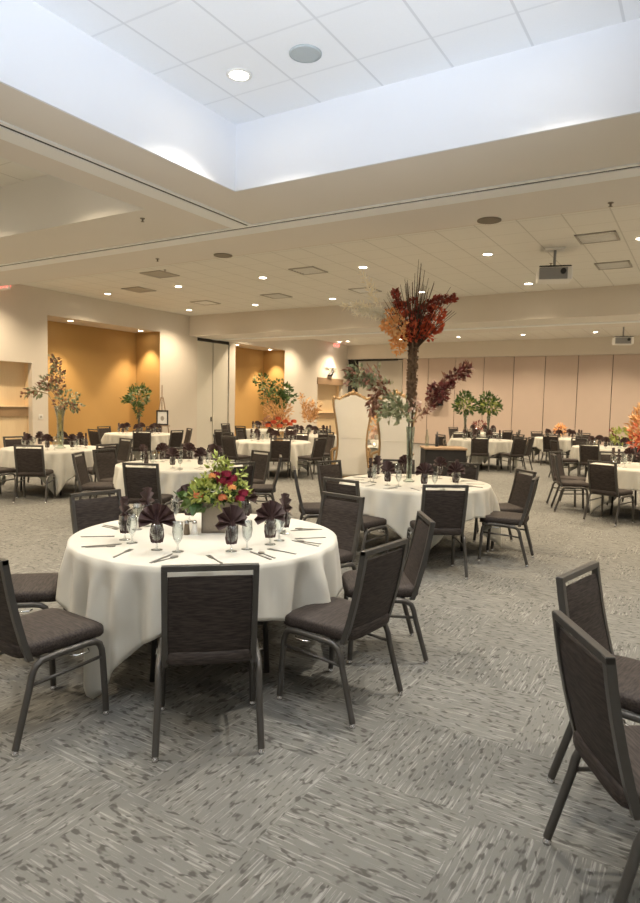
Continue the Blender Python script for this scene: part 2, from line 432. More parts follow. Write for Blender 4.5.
# panelled far wall
bm = B(); box(bm, -16, 25.56, 0, XR, 26.1, S + .05); struct('wall_back', bm, 'dark_gap')
x = -12.05; k = 0
pan = bpy.data.objects.new('wall_panelling', None); C.objects.link(pan); pan.location = (0, 25.5, 0); pan['kind'] = 'structure'
xs = [-13.62, -11.6, -10.6]; xx = -10.6
while xx < 6.3: xx += 1.19; xs.append(min(xx, 6.45))
off = -3.95 - (xs[-1] % 1.19)
edges = [-13.62, -12.55]
e = -12.55
X0 = -5.42 - 1.19 * 6
edges = [-13.62] + [X0 + 1.19 * i for i in range(0, 17) if X0 + 1.19 * i > -13.4 and X0 + 1.19 * i < 6.4]
for a, b in zip(edges, edges[1:]):
    b_ = B(); box(b_, a + .012, -.0, .02, b - .012, .055, S - (0.05 if k < 2 else .005), .003)
    obj('wall_panel', b_, 'grey_panel' if k < 2 else 'panel_fabric', pan); k += 1
bm = B(); box(bm, -14, 25.44, 0, -13.86, 25.5, S); box(bm, -13.60, 25.40, 0, -13.54, 25.5, S - .05); box(bm, -14, 25.40, S - .08, -11.6, 25.5, S - .001); struct('trim_14', bm, 'dark_gap')
bm = B()
for (y0, y1) in ((YB, 8.0), (9.6, 10.03), (13.81, 15.43), (17.03, 17.35), (20.34, 22.8)): box(bm, XL, y0, 0, XL + .012, y1, .10)
struct('baseboard_left', bm, 'brown_grille')

# ------------------------------------------------------------------ downlights
def lightdata(nm, power, size, blend, col):
    l = bpy.data.lights.new(nm, 'SPOT'); l.energy = power; l.spot_size = rad(size); l.spot_blend = blend
    l.shadow_soft_size = 0.06; l.color = col; return l
LD = {'dim': lightdata('dimmed_spot', P_NEAR * .38, 125, 0.75, (1.0, 0.89, 0.74)), 'near': lightdata('near_spot', P_NEAR, 112, 0.85, (1.0, 0.89, 0.74)), 'far': lightdata('far_spot', P_FAR, 130, 0.8, WARM),
      'niche': lightdata('niche_spot', P_NICHE, 80, 0.6, (1.0, 0.80, 0.55)), 'soffit': lightdata('soffit_spot', P_FAR, 130, 0.8, WARM)}
dl = bpy.data.objects.new('recessed_downlight', None); C.objects.link(dl)
b_ = B(); lathe(b_, [(.075, .0), (.105, .0), (.105, -.008), (.078, -.012), (.075, 0)], 24); obj('trim_ring', b_, 'white_metal', dl, True)
b_ = B(); lathe(b_, [(.0, -.006), (.074, -.004)], 24); obj('lens', b_, 'lens', dl)
dl_first = [True]
def downlight(x, y, z, kind, label, group):
    if dl_first[0]: o = dl; dl_first[0] = False
    else: o = copy_tree(dl)
    for ch in list(o.children):
        if ch.type == 'LIGHT': bpy.data.objects.remove(ch)
    o.location = (x, y, z); tag(o, label, 'ceiling light', group)
    LIGHTS.append((o, kind))
LIGHTS = []
ordn = ['leftmost', 'second from left', 'third from left', 'fourth from left', 'fifth from left', 'sixth from left', 'seventh from left', 'eighth from left', 'ninth from left']
cols = [-13.08, -10.67, -8.24, -5.84, -3.41, -1.02, 1.4, 3.8]
for (rows, bay, kind, g) in (([4.23, 1.28, -1.67], 'coolly lit near coffer', 'near', 'downlights in the near coffer'),):
    for ri, y in enumerate(rows):
        for ci, x in enumerate(cols[4:]):
            downlight(x, y, CE, kind if ri == 0 else 'dim', 'recessed downlight, near coffer, %s row, %s' % (['far', 'middle', 'near'][ri], ordn[ci]), g)
for ri, y in enumerate([4.0, 1.28, -1.67]):
    for ci, x in enumerate([-12.4, -10.2, -8.0, -6.0]):
        downlight(x, y, CE, 'far', 'recessed downlight in the left side coffer, %s row, %s' % (['far', 'middle', 'near'][ri], ordn[ci]), 'downlights in the left coffer')
for ri, y in enumerate([8.2, 11.1, 14.05]):
    for ci, x in enumerate(cols):
        downlight(x, y, CE, 'far', 'recessed downlight in the middle ceiling coffer, %s row, %s' % (['near', 'middle', 'far'][ri], ordn[ci]), 'downlights in the middle coffer')
for ri, y in enumerate([17.75, 20.65, 23.6]):
    for ci, x in enumerate(cols):
        downlight(x, y, CE, 'far', 'recessed downlight in the farthest ceiling coffer, %s row, %s' % (['near', 'middle', 'far'][ri], ordn[ci]), 'downlights in the farthest coffer')
for (y, nm) in ((10.99, 'left one over the first ochre niche'), (13.4, 'right one over the first ochre niche'), (17.9, 'left one over the second ochre niche'), (19.9, 'right one over the second ochre niche')):
    downlight(-14.38, y, S, 'niche', 'recessed wall washer downlight, ' + nm, 'niche downlights')
downlight(-13.55, 23.8, CE, 'niche', 'recessed downlight washing the wall above the far wood opening', 'niche downlights')
for o, kind in LIGHTS:
    lo = bpy.data.objects.new('lamp', LD[kind]); C.objects.link(lo); lo.parent = o; lo.location = (0, 0, -.03)

# ------------------------------------------------------------------ ceiling fittings
def grille(x, y, sx, sy, label, kind='vent', z=CE):
    t = thing('ceiling_vent', label, 'vent', (x, y, z), 0, 'ceiling vents')
    b_ = B()
    for q in ((-sx, -sy, sx, -sy + .03), (-sx, sy - .03, sx, sy), (-sx, -sy, -sx + .03, sy), (sx - .03, -sy, sx, sy)):
        box(b_, q[0], q[1], -.018, q[2], q[3], -.001)
    obj('vent_frame', b_, 'vent_grey', t)
    b_ = B()
    if kind == 'panel': box(b_, -sx + .03, -sy + .03, -.010, sx - .03, sy - .03, -.001)
    else:
        k = 6
        for i in range(k):
            yy = -sy + .05 + (2*sy - .1) * i / (k - 1); box(b_, -sx + .03, yy - .006, -.014, sx - .03, yy + .006, -.002)
    obj('vent_slats', b_, 'vent_grey' if 'dark' in label else 'white_metal', t)
for (x, y, kind, lab) in ((-1.60, 10.75, 'white', 'white square supply vent right of the nearer ceiling projector'), (-1.62, 12.9, 'white', 'pale square vent behind the vent near the projector'),
    (-6.97, 10.9, 'white', 'square ceiling vent above the white thrones'), (-10.02, 9.87, 'panel', 'dark grey square return grille in left of middle coffer'),
    (-6.93, 13.3, 'panel', 'square vent behind the plume tips in middle coffer'), (-11.7, 13.2, 'panel', 'grey vent near the far left corner of middle coffer'), (-11.86, 11.0, 'panel', 'grey ceiling vent left of the dark return grille'),
    (-9.3, 13.1, 'white', 'pale faint vent between two far downlights')):
    grille(x, y, .29, .29, lab, kind)
def disc_fit(x, y, z, r, mat, label, cat, grp=None):
    t = thing('ceiling_speaker', label, cat, (x, y, z), 0, grp)
    b_ = B(); lathe(b_, [(r * .9, 0), (r, 0), (r, -.008), (r * .9, -.012)], 28); obj('rim', b_, mat, t, True)
    b_ = B(); lathe(b_, [(0, -.010), (r * .9, -.009)], 28); obj('grille', b_, mat, t)
disc_fit(-2.77, 4.23, CE, .125, 'speaker_grille', 'round pale grey ceiling speaker in the coolly lit near coffer', 'speaker')
disc_fit(-2.15, 7.0, S, .13, 'brown_grille', 'round brown speaker in the soffit nearest the projector', 'speaker', 'soffit speakers')
disc_fit(-5.89, 7.0, S, .13, 'brown_grille', 'round brown speaker in the soffit left of centre', 'speaker', 'soffit speakers')
disc_fit(-8.45, 7.3, CE, .10, 'black_plastic', 'small dark round speaker at left of middle coffer', 'speaker')
for i, (x, y, z, lab) in enumerate(((-6.9, 6.75, S, 'tiny sprinkler head on the soffit beyond the track, left'), (-0.93, 6.95, S, 'tiny sprinkler head on the soffit at the right edge'), (-2.6, 12.3, CE, 'tiny sprinkler head in the middle coffer above the crown'), (-9.6, 9.6, CE, 'tiny sprinkler head beside the dark return grille'), (-5.55, 4.99, S, 'small sprinkler beside the left coffer corner'))):
    if i == 4: y = 5.2
    b_ = B(); lathe(b_, [(0, 0), (.028, 0), (.028, -.006), (.010, -.010), (.010, -.035), (.022, -.038), (0, -.042)], 10)
    o = obj('sprinkler_head', b_, 'brown_grille'); o.location = (x, y, z); tag(o, lab, 'sprinkler', 'sprinklers')

def projector(x, y, label, drop, s=1.0):
    t = thing('ceiling_projector', label, 'projector', (x, y, CE), YAW * .55, 'ceiling projectors')
    b_ = B(); box(b_, -.16, -.10, -.03, .16, .10, -.001, .005); obj('ceiling_plate', b_, 'white_metal', t)
    b_ = B(); tube(b_, [(0, 0, -.03), (0, 0, -drop)], .022, 10); obj('pole', b_, 'grey_plastic', t)
    b_ = B(); box(b_, -.12, -.12, -drop - .03, .12, .12, -drop, .006); obj('bracket', b_, 'grey_plastic', t)
    b_ = B(); box(b_, -.27, -.20, -drop - .25, .27, .20, -drop - .03, .03, 3); bd = obj('projector_body', b_, 'white_metal', t, True, 40)
    b_ = B(); box(b_, -.25, -.206, -drop - .235, .19, -.195, -drop - .05); 
    obj('front_grille', b_, 'grey_plastic', bd)
    b_ = B(); tube(b_, [(.12, -.19, -drop - .115), (.12, -.25, -drop - .115)], .045, 16); obj('projector_lens', b_, 'black_plastic', bd)
    b_ = B(); box(b_, -.25, -.19, -drop - .029, .25, .19, -drop - .012, .005); obj('top_cover', b_, 'black_plastic', bd)
projector(-2.31, 11.2, 'grey white projector hanging from the middle coffer on a short pole', .30)
projector(-2.3, 21.3, 'small far projector hanging in the farthest coffer near right edge', .42)

def exit_sign(loc, rz, label):
    t = thing('exit_sign', label, 'sign', loc, rz, 'exit signs')
    b_ = B(); tube(b_, [(0, 0, 0), (0, 0, -.05)], .012, 8); obj('stem', b_, 'white_metal', t)
    b_ = B(); box(b_, -.16, -.025, -.25, .16, .025, -.05, .006); bd = obj('sign_box', b_, 'white_metal', t)
    for sgn in (1, -1):
        cu = bpy.data.curves.new('exit_text', 'FONT'); cu.body = 'EXIT'; cu.size = .17; cu.align_x = 'CENTER'; cu.align_y = 'CENTER'; cu.extrude = .003
        tmp = bpy.data.objects.new('tmp_text', cu); C.objects.link(tmp); bpy.context.view_layer.update()
        me = bpy.data.meshes.new_from_object(tmp.evaluated_get(bpy.context.evaluated_depsgraph_get()))
        bpy.data.objects.remove(tmp); me.materials.clear(); me.materials.append(M['exit_red'])
        to = bpy.data.objects.new('exit_lettering', me); C.objects.link(to); to.parent = bd
        to.location = (0, -.028 * sgn, -.15); to.rotation_euler = (PI/2, 0, 0 if sgn == 1 else PI)
exit_sign((-13.55, 8.65, CE - .02), rad(0), 'red lettered exit sign hanging at the left edge by the wall')
exit_sign((-13.6, 23.6, CE - .02), rad(75), 'red lettered exit sign hanging in the far left corner')

# wall items
t = thing('light_switch', 'white light switch plate beside the first ochre niche', 'switch', (XL, 9.82, 1.14))
b_ = B(); box(b_, .0, -.06, -.06, .008, .06, .06, .003); pl = obj('switch_plate', b_, 'white_metal', t)
b_ = B(); box(b_, .008, -.03, -.03, .013, -.005, .03); box(b_, .008, .005, -.03, .013, .03, .03); obj('rocker', b_, 'vent_grey', t)
t = thing('wall_bracket', 'black curved ornament on a rod on the wall above far opening', 'ornament', (XL + .01, 23.8, 2.8))
b_ = B(); tube(b_, [(.03, -.4, .36), (.03, .45, .34)], .018, 6); obj('rod', b_, 'black_plastic', t)
b_ = B(); tube(b_, [(.05, .12, .34), (.06, .10, .20), (.06, -.05, .08), (.06, -.28, .03)], [.02, .07, .09, .02], 8); obj('curved_blade', b_, 'black_plastic', t, True)
t = thing('wall_speaker', 'black rectangular loudspeaker mounted on the far panel wall', 'speaker', (-9.72, 25.35, 1.65))
b_ = B(); box(b_, -.27, -.15, 0, .27, .13, .74, .02); cb = obj('cabinet', b_, 'black_plastic', t)
b_ = B(); box(b_, -.23, -.165, .03, .23, -.15, .71, .005); obj('speaker_grille', b_, 'grey_plastic', cb); cb.children[0].data.materials[0] = M['black_plastic']

# ------------------------------------------------------------------ chairs
def chair_proto():
    t = bpy.data.objects.new('banquet_chair', None); C.objects.link(t)
    # seat cushion, waterfall front
    b_ = B(); NS = 44; rings = []
    prof = [(.407, .0), (.407, .90), (.411, .965), (.421, .995), (.440, 1.0), (.458, .992), (.468, .965), (.474, .90), (.478, .72), (.481, .40), (.482, .0)]
    for (z, q) in prof:
        if q == 0: rings.append([b_.verts.new((0, 0, z))]); continue
        row = []
        for k in range(NS):
            a_ = 2*PI*k/NS; c_, s_ = math.cos(a_), math.sin(a_)
            d_ = (abs(c_) ** 7 + abs(s_) ** 7) ** (-1/7)
            x_, y_ = c_ * d_ * q, s_ * d_ * q
            row.append(b_.verts.new((x_ * (.222 + .008 * y_), y_ * .235, z - .016 * max(0, y_ - .6) ** 2 / .16)))
        rings.append(row)
    for a_, c_ in zip(rings, rings[1:]):
        for k in range(NS):
            k2 = (k + 1) % NS
            if len(a_) == 1: b_.faces.new((a_[0], c_[k2], c_[k]))
            elif len(c_) == 1: b_.faces.new((a_[k], a_[k2], c_[0]))
            else: b_.faces.new((a_[k], a_[k2], c_[k2], c_[k]))
    obj('seat', b_, 'chair_fabric', t, True, 60)
    # back line
    def yb(z): return -.205 - (z - .47) * .215 - (0.008 * math.sin((z - .47) / .41 * PI) if z > .47 else -.012 * (.47 - z) / .1)
    # backrest panel
    b_ = B(); nz = 10; w_ = .185
    rows = []
    for j in range(nz+1):
        z = .41 + (.835 - .41) * j / nz
        th = .019 if 0 < j < nz else .008
        rows.append([(s * w_, yb(z), z, th) for s in (-1, -.5, 0, .5, 1)])
    F = [[b_.verts.new((x, y + th * (1.0 if abs(x) < .18 else .45), z)) for (x, y, z, th) in r] for r in rows]
    K = [[b_.verts.new((x, y - th * (1.0 if abs(x) < .18 else .45), z)) for (x, y, z, th) in r] for r in rows]
    for j in range(nz):
        for i in range(4):
            b_.faces.new((F[j][i], F[j][i+1], F[j+1][i+1], F[j+1][i])); b_.faces.new((K[j][i+1], K[j][i], K[j+1][i], K[j+1][i+1]))
        b_.faces.new((F[j][0], F[j+1][0], K[j+1][0], K[j][0])); b_.faces.new((F[j][4], K[j][4], K[j+1][4], F[j+1][4]))
    for i in range(4):
        b_.faces.new((F[0][i], K[0][i], K[0][i+1], F[0][i+1])); b_.faces.new((F[nz][i], F[nz][i+1], K[nz][i+1], K[nz][i]))
    obj('backrest', b_, 'chair_fabric', t, True, 50)
    # back frame: square tube uprights and top bar
    b_ = B()
    for s in (-1, 1):
        zs = [.395, .42, .45, .50, .60, .70, .80, .885]
        ring = []
        for z in zs:
            y = yb(z); x0 = s * .186; x1 = s * .212
            ring.append([b_.verts.new(p) for p in ((x0, y - .016, z), (x1, y - .016, z), (x1, y + .014, z), (x0, y + .014, z))])
        for a, c in zip(ring, ring[1:]):
            for k in range(4): b_.faces.new((a[k], a[(k+1) % 4], c[(k+1) % 4], c[k]))
        b_.faces.new(ring[0]); b_.faces.new(ring[-1])
    y = yb(.875); box(b_, -.212, y - .016, .862, .212, y + .014, .888, .003)
    bf = obj('back_frame', b_, 'chair_metal', t)
    bv = None
    # side frames: legs
    legs = []
    for s in (-1, 1):
        x = s * .228
        front = [(x + s*.006, .205, 0.022), (x, .190, .30), (x, .185, .345), (x, .172, .378), (x, .145, .395), (x, .10, .400), (x, 0.0, .398)]
        rear = [(x + s*.008, -.275, 0.022), (x, -.200, .28), (x, -.188, .335), (x, -.170, .372), (x, -.14, .391), (x, -.09, .396), (x, 0.0, .398)]
        for path, fx in ((front, .205), (rear, -.275)):
            b_ = B(); tube(b_, path, .0165, 10, True, 1.0); l = obj('leg', b_, 'chair_metal', t, True, 60)
            b_ = B(); lathe(b_, [(0, 0), (.015, 0), (.016, .010), (.010, .016), (.009, .026)], 10, (path[0][0], fx, 0)); g = obj('foot_glide', b_, 'chrome', l, True); g['label'] = 'chrome foot glide'
        b_ = B(); tube(b_, [(x, -.196, .29), (x, .188, .31)], .009, 8); obj('stretcher', b_, 'chair_metal', t, True)
    b_ = B(); tube(b_, [(-.228, .12, .398), (.228, .12, .398)], .010, 8); tube(b_, [(-.228, -.13, .396), (.228, -.13, .396)], .010, 8)
    box(b_, -.17, -.16, .402, .17, .16, .418); obj('under_frame', b_, 'chair_metal', t)
    for s in (1, -1):
        b_ = B(); e2 = .262 if s == 1 else .250; tube(b_, [(s * .235, .10, .375), (s * e2, .09, .372), (s * e2, .02, .372), (s * .235, .0, .375)], .005, 6)
        g = obj('ganging_hook', b_, 'chrome', t, True); g['label'] = 'chrome ganging hook'
    return t
chair0 = chair_proto(); chair_first = [True]
def put_chair(x, y, rz, label, group='dark banquet chairs'):
    o = place(chair0, chair_first[0], (x, y, 0), rz, label, 'chair', group); chair_first[0] = False; return o

# ------------------------------------------------------------------ tables
R = 0.83
TZ = 0.75
def table_proto():
    t = bpy.data.objects.new('round_table', None); C.objects.link(t)
    b_ = B(); lathe(b_, [(0, .718), (R - .008, .718), (R, .724), (R, .738), (R - .006, .744), (0, .744)], 48); obj('tabletop', b_, 'wood_brown', t, True, 40)
    for sx in (-1, 1):
        for sy in (-1, 1):
            b_ = B(); tube(b_, [(sx * .42, sy * .30, .72), (sx * .44, sy * .33, .0)], .016, 8); obj('leg', b_, 'table_black', t, True)
        b_ = B(); tube(b_, [(sx * .43, -.31, .30), (sx * .43, .31, .30)], .012, 8); obj('brace', b_, 'table_black', t, True)
    return t
def cloth_mesh(seed, R_=R, half=1.103, top=.7475, amp=1.0, cs=(1, 1, 1, 1)):
    rnd = random.Random(seed); b_ = B(); NT = 240
    ph = [rnd.uniform(0, 2*PI) for _ in range(4)]
    ns = 27
    rows = []
    radii = [0.12, .35, .6, R_ * .93, R_ * .985]
    for r in radii: rows.append([b_.verts.new((r*math.cos(2*PI*k/NT), r*math.sin(2*PI*k/NT), top)) for k in range(NT)])
    ND = 14
    Ls = []
    for k in range(NT):
        th = 2*PI*k/NT
        c_ = max(abs(math.cos(th + PI/4)), abs(math.sin(th + PI/4)))   # corners at 0,90,180,270 deg
        Lr = half / c_
        # rounded bite of the corner
        Lr = half + (min(Lr, half * 1.395) - half) * cs[int(((th + PI/4) % (2*PI)) // (PI/2))]
        Ls.append(max(.05, Lr - R_))
    for j in range(ND + 1):
        row = []
        for k in range(NT):
            th = 2*PI*k/NT; L_ = Ls[k]; s = L_ * j / ND
            cornerness = max(0, (L_ - (half - R_)) / (half * .395))
            wv = math.sin(ns * th + ph[0] + 1.1 * math.sin(3 * th + ph[1])) * .6 + .4 * math.sin((ns - 9) * th + ph[2]) 
            wv2 = math.sin(8 * th + ph[3])
            a = amp * (.026 + .034 * cornerness) * min(1, s / .15) * (1 + .8 * max(0, s - .3))
            # around each corner the surplus cloth folds back: three deep folds
            dth = ((th + PI/4) % (PI/2)) - PI/4
            cf = math.cos(dth * 14.0) * math.exp(-(dth / .42) ** 2)
            r = R_ + .006 + a * wv + .012 * amp * wv2 * min(1, s/.3) + cf * .055 * amp * min(1, s / .35) ** 1.2 + .02 * min(1, s / .3)
            dz = s if s < .02 else s
            if j == 0: r = R_ + .002
            z = top - .004 - dz
            if j == 0: z = top - .002
            row.append(b_.verts.new((r*math.cos(th), r*math.sin(th), max(.004, z))))
        rows.append(row)
    c = b_.verts.new((0, 0, top))
    for k in range(NT): b_.faces.new((c, rows[0][k], rows[0][(k+1) % NT]))
    for a, d in zip(rows, rows[1:]):
        for k in range(NT): b_.faces.new((a[k], d[k], d[(k+1) % NT], a[(k+1) % NT]))
    return b_
table0 = table_proto(); table_first = [True]
cloth_meshes = {}
def put_table(name, x, y, corner_deg, tlabel, clabel, seed):
    place(table0, table_first[0], (x, y, 0), rad(corner_deg + 45), tlabel, 'table', 'round banquet tables'); table_first[0] = False
    sd = 'near' if name == 'T1' else seed % 4
    if sd not in cloth_meshes:
        o = obj('tablecloth', cloth_mesh(5, cs=(1.05, .35, 1, 1), amp=1.1) if sd == 'near' else cloth_mesh(sd + 11), 'cloth_cream', None, True); cloth_meshes[sd] = o
        m_ = o.modifiers.new('thick', 'SOLIDIFY'); m_.thickness = .0025; m_.offset = 1
        c = o
    else:
        c = cloth_meshes[sd].copy(); C.objects.link(c)
        for k in ('label', 'category', 'group'):
            if k in c: del c[k]
    c.location = (x, y, 0); c.rotation_euler = (0, 0, rad(corner_deg)); tag(c, clabel, 'tablecloth', 'cream tablecloths')

BINS = ['near side', 'near right side', 'right side', 'far right side', 'far side', 'far left side', 'left side', 'near left side']
def posbin(phi, cx, cy):
    # direction from table to item, relative to the direction from table to camera
    tocam = math.atan2(-cy, -cx); a = (rad(phi) - tocam + PI / 8) % (2 * PI)
    # increasing angle (ccw seen from above) goes from near side to the right as seen by the camera
    return BINS[int(a // (PI / 4)) % 8]

TB = {
 'T1': dict(c=(-2.70, 3.08), ref='nearest table with the flower box', rot=-90,
      ch=[(-138, 1.10, 0), (-94, 1.14, 0), (-48, 1.02, 0), (-6, 1.04, 0), (34, 1.12, 0), (79, 1.05, 0), (171, 1.04, 0)],
      set=[-34, -81, -125, -174, 145, 102, 38, 2]),
 'T2': dict(c=(-2.77, 6.64), ref='table with tall branching centrepiece', rot=-62,
      ch=[(-99, 1.05, 0), (-55, 1.03, 0), (6, 1.0, 0), (42, 1.06, 0), (85, 1.04, 0), (122, 1.05, 0), (167, 1.04, 0), (-145, 1.06, 0)],
      set=[-100, -55, -10, 35, 80, 125, 170, -145]),
 'T3': dict(c=(-6.01, 6.31), ref='table just behind the nearest one', rot=-80,
      ch=[(-66, 1.03, 0), (-15, 1.05, 0), (36, 1.05, 0), (75, 1.08, 0), (-176, 1.10, 0), (-146, 1.06, 0), (135, 1.05, 0)],
      set=[-60, -15, 30, 75, 120, 165, -150, -105]),
 'T4': dict(c=(-9.54, 6.96), ref='left-edge table with autumn leaf branch', rot=-36,
      ch=[(-92, 1.05, 0), (-52, 1.05, 0), (0, 1.03, 0), (78, 1.05, 0), (130, 1.03, 0), (175, 1.03, 0)],
      set=[-140, -95, -50, -5, 40, 85, 130, 175]),
 'T5': dict(c=(-12.40, 11.51), ref='table before the first ochre niche', rot=-40,
      ch=[(180, 1.03, 0), (-40, 1.03, 0), (0, 1.03, 0), (60, 1.03, 0), (-95, 1.04, 0), (120, 1.04, 0)],
      set=[-140, -95, -50, -5, 40, 85, 130, 175]),
 'T6': dict(c=(-8.31, 11.68), ref='table with gold branches and red flowers', rot=-20,
      ch=[(-48, 1.03, 0), (-5, 1.03, 0), (95, 1.03, 0), (-140, 1.03, 0), (-100, 1.04, 0), (180, 1.04, 0), (50, 1.1, 0)],
      set=[-140, -95, -50, -5, 40, 85, 130, 175]),
 'T7': dict(c=(-0.72, 10.94), ref='right-edge table with orange plume', rot=132,
      ch=[(-112, 1.06, 0), (-70, 1.1, 0), (-163, 1.08, 0), (165, 1.22, 0), (120, 1.05, 0)],
      set=[-140, -95, -50, -5, 40, 85, 130, 175]),
 'T8': dict(c=(-5.11, 16.77), ref='table with two green bouquets', rot=-80,
      ch=[(-75, 1.03, 0), (-125, 1.03, 0), (-5, 1.03, 0), (60, 1.05, 0), (93, 1.05, 0), (135, 1.03, 0), (-35, 1.2, 0)],
      set=[-140, -95, -50, -5, 40, 85, 130, 175]),
 'T9': dict(c=(-3.60, 19.9), ref='far right table with small orange flowers', rot=-100,
      ch=[(-95, 1.03, 0), (-60, 1.2, 0), (138, 1.03, 0), (-165, 1.05, 0), (75, 1.05, 0), (20, 1.05, 0)],
      set=[-140, -95, -50, -5, 40, 85, 130, 175]),
 'T10': dict(c=(-1.85, 16.0), ref='right table with yellow-green flowers', rot=-100,
      ch=[(-145, 1.06, 0), (-102, 1.05, 0), (90, 1.05, 0), (130, 1.05, 0), (50, 1.05, 0), (-55, 1.05, 0)],
      set=[-140, -95, -50, -5, 40, 85, 130, 175]),
 'T12': dict(c=(-9.3, 14.9), ref='far left table with gold plume', rot=-60,
      ch=[(-42, 1.03, 0), (0, 1.03, 0), (60, 1.03, 0), (110, 1.03, 0), (-90, 1.2, 0)],
      set=[-140, -95, -50, -5, 40, 85, 130, 175]),
 'T15': dict(c=(-12.0, 16.6), ref='table before the second ochre niche', rot=-60,
      ch=[(-150, 1.03, 0), (-95, 1.03, 0), (180, 1.5, 0), (90, 1.03, 0), (40, 1.03, 0)],
      set=[-140, -95, -50, -5, 40, 85, 130, 175]),
 'T13': dict(c=(-6.6, 21.3), ref='farthest table behind the dark one', rot=-60,
      ch=[(-80, 1.03, 0), (-30, 1.03, 0), (20, 1.03, 0), (90, 1.03, 0), (150, 1.03, 0)],
      set=[-140, -95, -50, -5, 40, 85, 130, 175]),
}
for i, (k, T) in enumerate(TB.items()):
    cx, cy = T['c']; ref = T['ref']
    put_table(k, cx, cy, T['rot'], 'round folding table under cream cloth, the ' + ref, 'cream cloth draped over the ' + ref, i)
    bins = {}
    for (phi, d, tw) in T['ch']:
        bins.setdefault(posbin(phi, cx, cy), []).append((phi, d, tw))
    for bn, lst in bins.items():
        def camd(q): return math.hypot(cx + q[1] * math.cos(rad(q[0])), cy + q[1] * math.sin(rad(q[0])))
        lst.sort(key=camd)
        for j, (phi, d, tw) in enumerate(lst):
            x = cx + d * math.cos(rad(phi)); y = cy + d * math.sin(rad(phi))
            rz = rad(phi) + PI / 2 + rad(tw)      # local +Y faces the table centre
            suffix = '' if len(lst) == 1 else [', nearer one', ', farther one', ', farthest one'][j]
            put_chair(x, y, rz, 'dark chair, %s of %s%s' % (bn, ref, suffix))
# the off-frame right table and its two foreground chairs
put_table('T0', 0.84, 2.8, -45, 'round folding table just outside the right edge of view', 'cream cloth on the table just outside the right edge', 3)
put_chair(-.058, 2.31, rad(31.5 - 90), 'nearest foreground chair at the right edge, back towards the carpet')
put_chair(-.166, 2.953, rad(-12 - 90), 'foreground right-edge chair standing just behind the nearest one')
put_chair(-10.95, 12.9, rad(60), 'dark chair standing loose in front of the grey folding doors, turned left')
put_chair(-10.1, 13.15, rad(-75), 'dark chair standing loose in front of the grey folding doors, turned right')

# ------------------------------------------------------------------ table settings
def napkin_proto():
    b_ = B(); npl = 7; A = rad(108)
    inner, outer = .020, .105
    prev = None
    for k in range(2 * npl + 1):
        a = -A + 2 * A * k / (2 * npl); s = 1 if k % 2 else -1
        dy = s * .017; ro = outer * (1.0 if k % 2 else .985)
        cz = .045
        pts = [Vector((0 + math.sin(a) * inner * .3, s * .003, cz)), Vector((math.sin(a) * ro * .55, dy * .7, cz + math.cos(a) * ro * .55)), Vector((math.sin(a) * ro, dy, cz + math.cos(a) * ro))]
        vv = [b_.verts.new(p) for p in pts]
        if prev:
            for i in range(2): b_.faces.new((prev[i], prev[i+1], vv[i+1], vv[i]))
        prev = vv
    # gathered stem pushed into the glass
    n_ = 16; rings = []
    for (z, r) in ((.060, .010), (.04, .020), (.0, .030), (-.04, .032), (-.075, .026)):
        rings.append([b_.verts.new((r * (1 + .28 * (-1) ** k) * math.cos(2*PI*k/n_), .8 * r * (1 + .28 * (-1) ** k) * math.sin(2*PI*k/n_), z)) for k in range(n_)])
    for a, c in zip(rings, rings[1:]):
        for k in range(n_): b_.faces.new((a[k], a[(k+1) % n_], c[(k+1) % n_], c[k]))
    b_.faces.new(rings[-1])
    o = obj('fan_napkin', b_, 'napkin_brown'); m_ = o.modifiers.new('thick', 'SOLIDIFY'); m_.thickness = .0025
    return o
def goblet_proto(name, h, r):
    b_ = B(); lathe(b_, [(0, 0), (.034, 0), (.033, .003), (.006, .008), (.005, h*.26), (.012, h*.30), (r*.85, h*.45), (r, h*.68), (r*.88, h), (r*.86, h), (r*.97, h*.68), (r*.8, h*.46), (.004, h*.32)], 14)
    return obj(name, b_, 'glass', None, True)
def knife_proto():
    b_ = B(); prism(b_, [(-.007, -.11), (.007, -.11), (.006, 0), (.009, .01), (.009, .09), (.0, .115), (-.006, .10), (-.006, 0)], 'Z', 0, .003); return obj('table_knife', b_, 'cutlery')
def fork_proto():
    b_ = B(); prism(b_, [(-.006, -.10), (.006, -.10), (.003, .02), (.012, .045), (.012, .06), (-.012, .06), (-.012, .045), (-.003, .02)], 'Z', 0, .003)
    for x in (-.0105, -.0035, .0035, .0105): box(b_, x - .0018, .06, .0, x + .0018, .10, .003)
    return obj('table_fork', b_, 'cutlery')
def spoon_proto():
    b_ = B(); prism(b_, [(-.006, -.09), (.006, -.09), (.003, .03), (-.003, .03)], 'Z', 0, .003)
    prism(b_, [(.016 * math.cos(2*PI*k/14), .05 + .026 * math.sin(2*PI*k/14)) for k in range(14)], 'Z', .0, .006); return obj('table_spoon', b_, 'cutlery')
PR = dict(nap=napkin_proto(), gob=goblet_proto('water_goblet', .150, .038), wine=goblet_proto('wine_glass', .17, .032), knife=knife_proto(), fork=fork_proto(), spoon=spoon_proto())
first = {k: True for k in PR}
def put(kind, loc, rz, label, cat, group):
    o = PR[kind]
    if not first[kind]:
        o = o.copy(); C.objects.link(o)
        for q in ('label', 'category', 'group'):
            if q in o: del o[q]
    first[kind] = False
    o.location = loc; o.rotation_euler = (0, 0, rz); tag(o, label, cat, group); return o
rnd = random.Random(5)
ZT = TZ + .0005
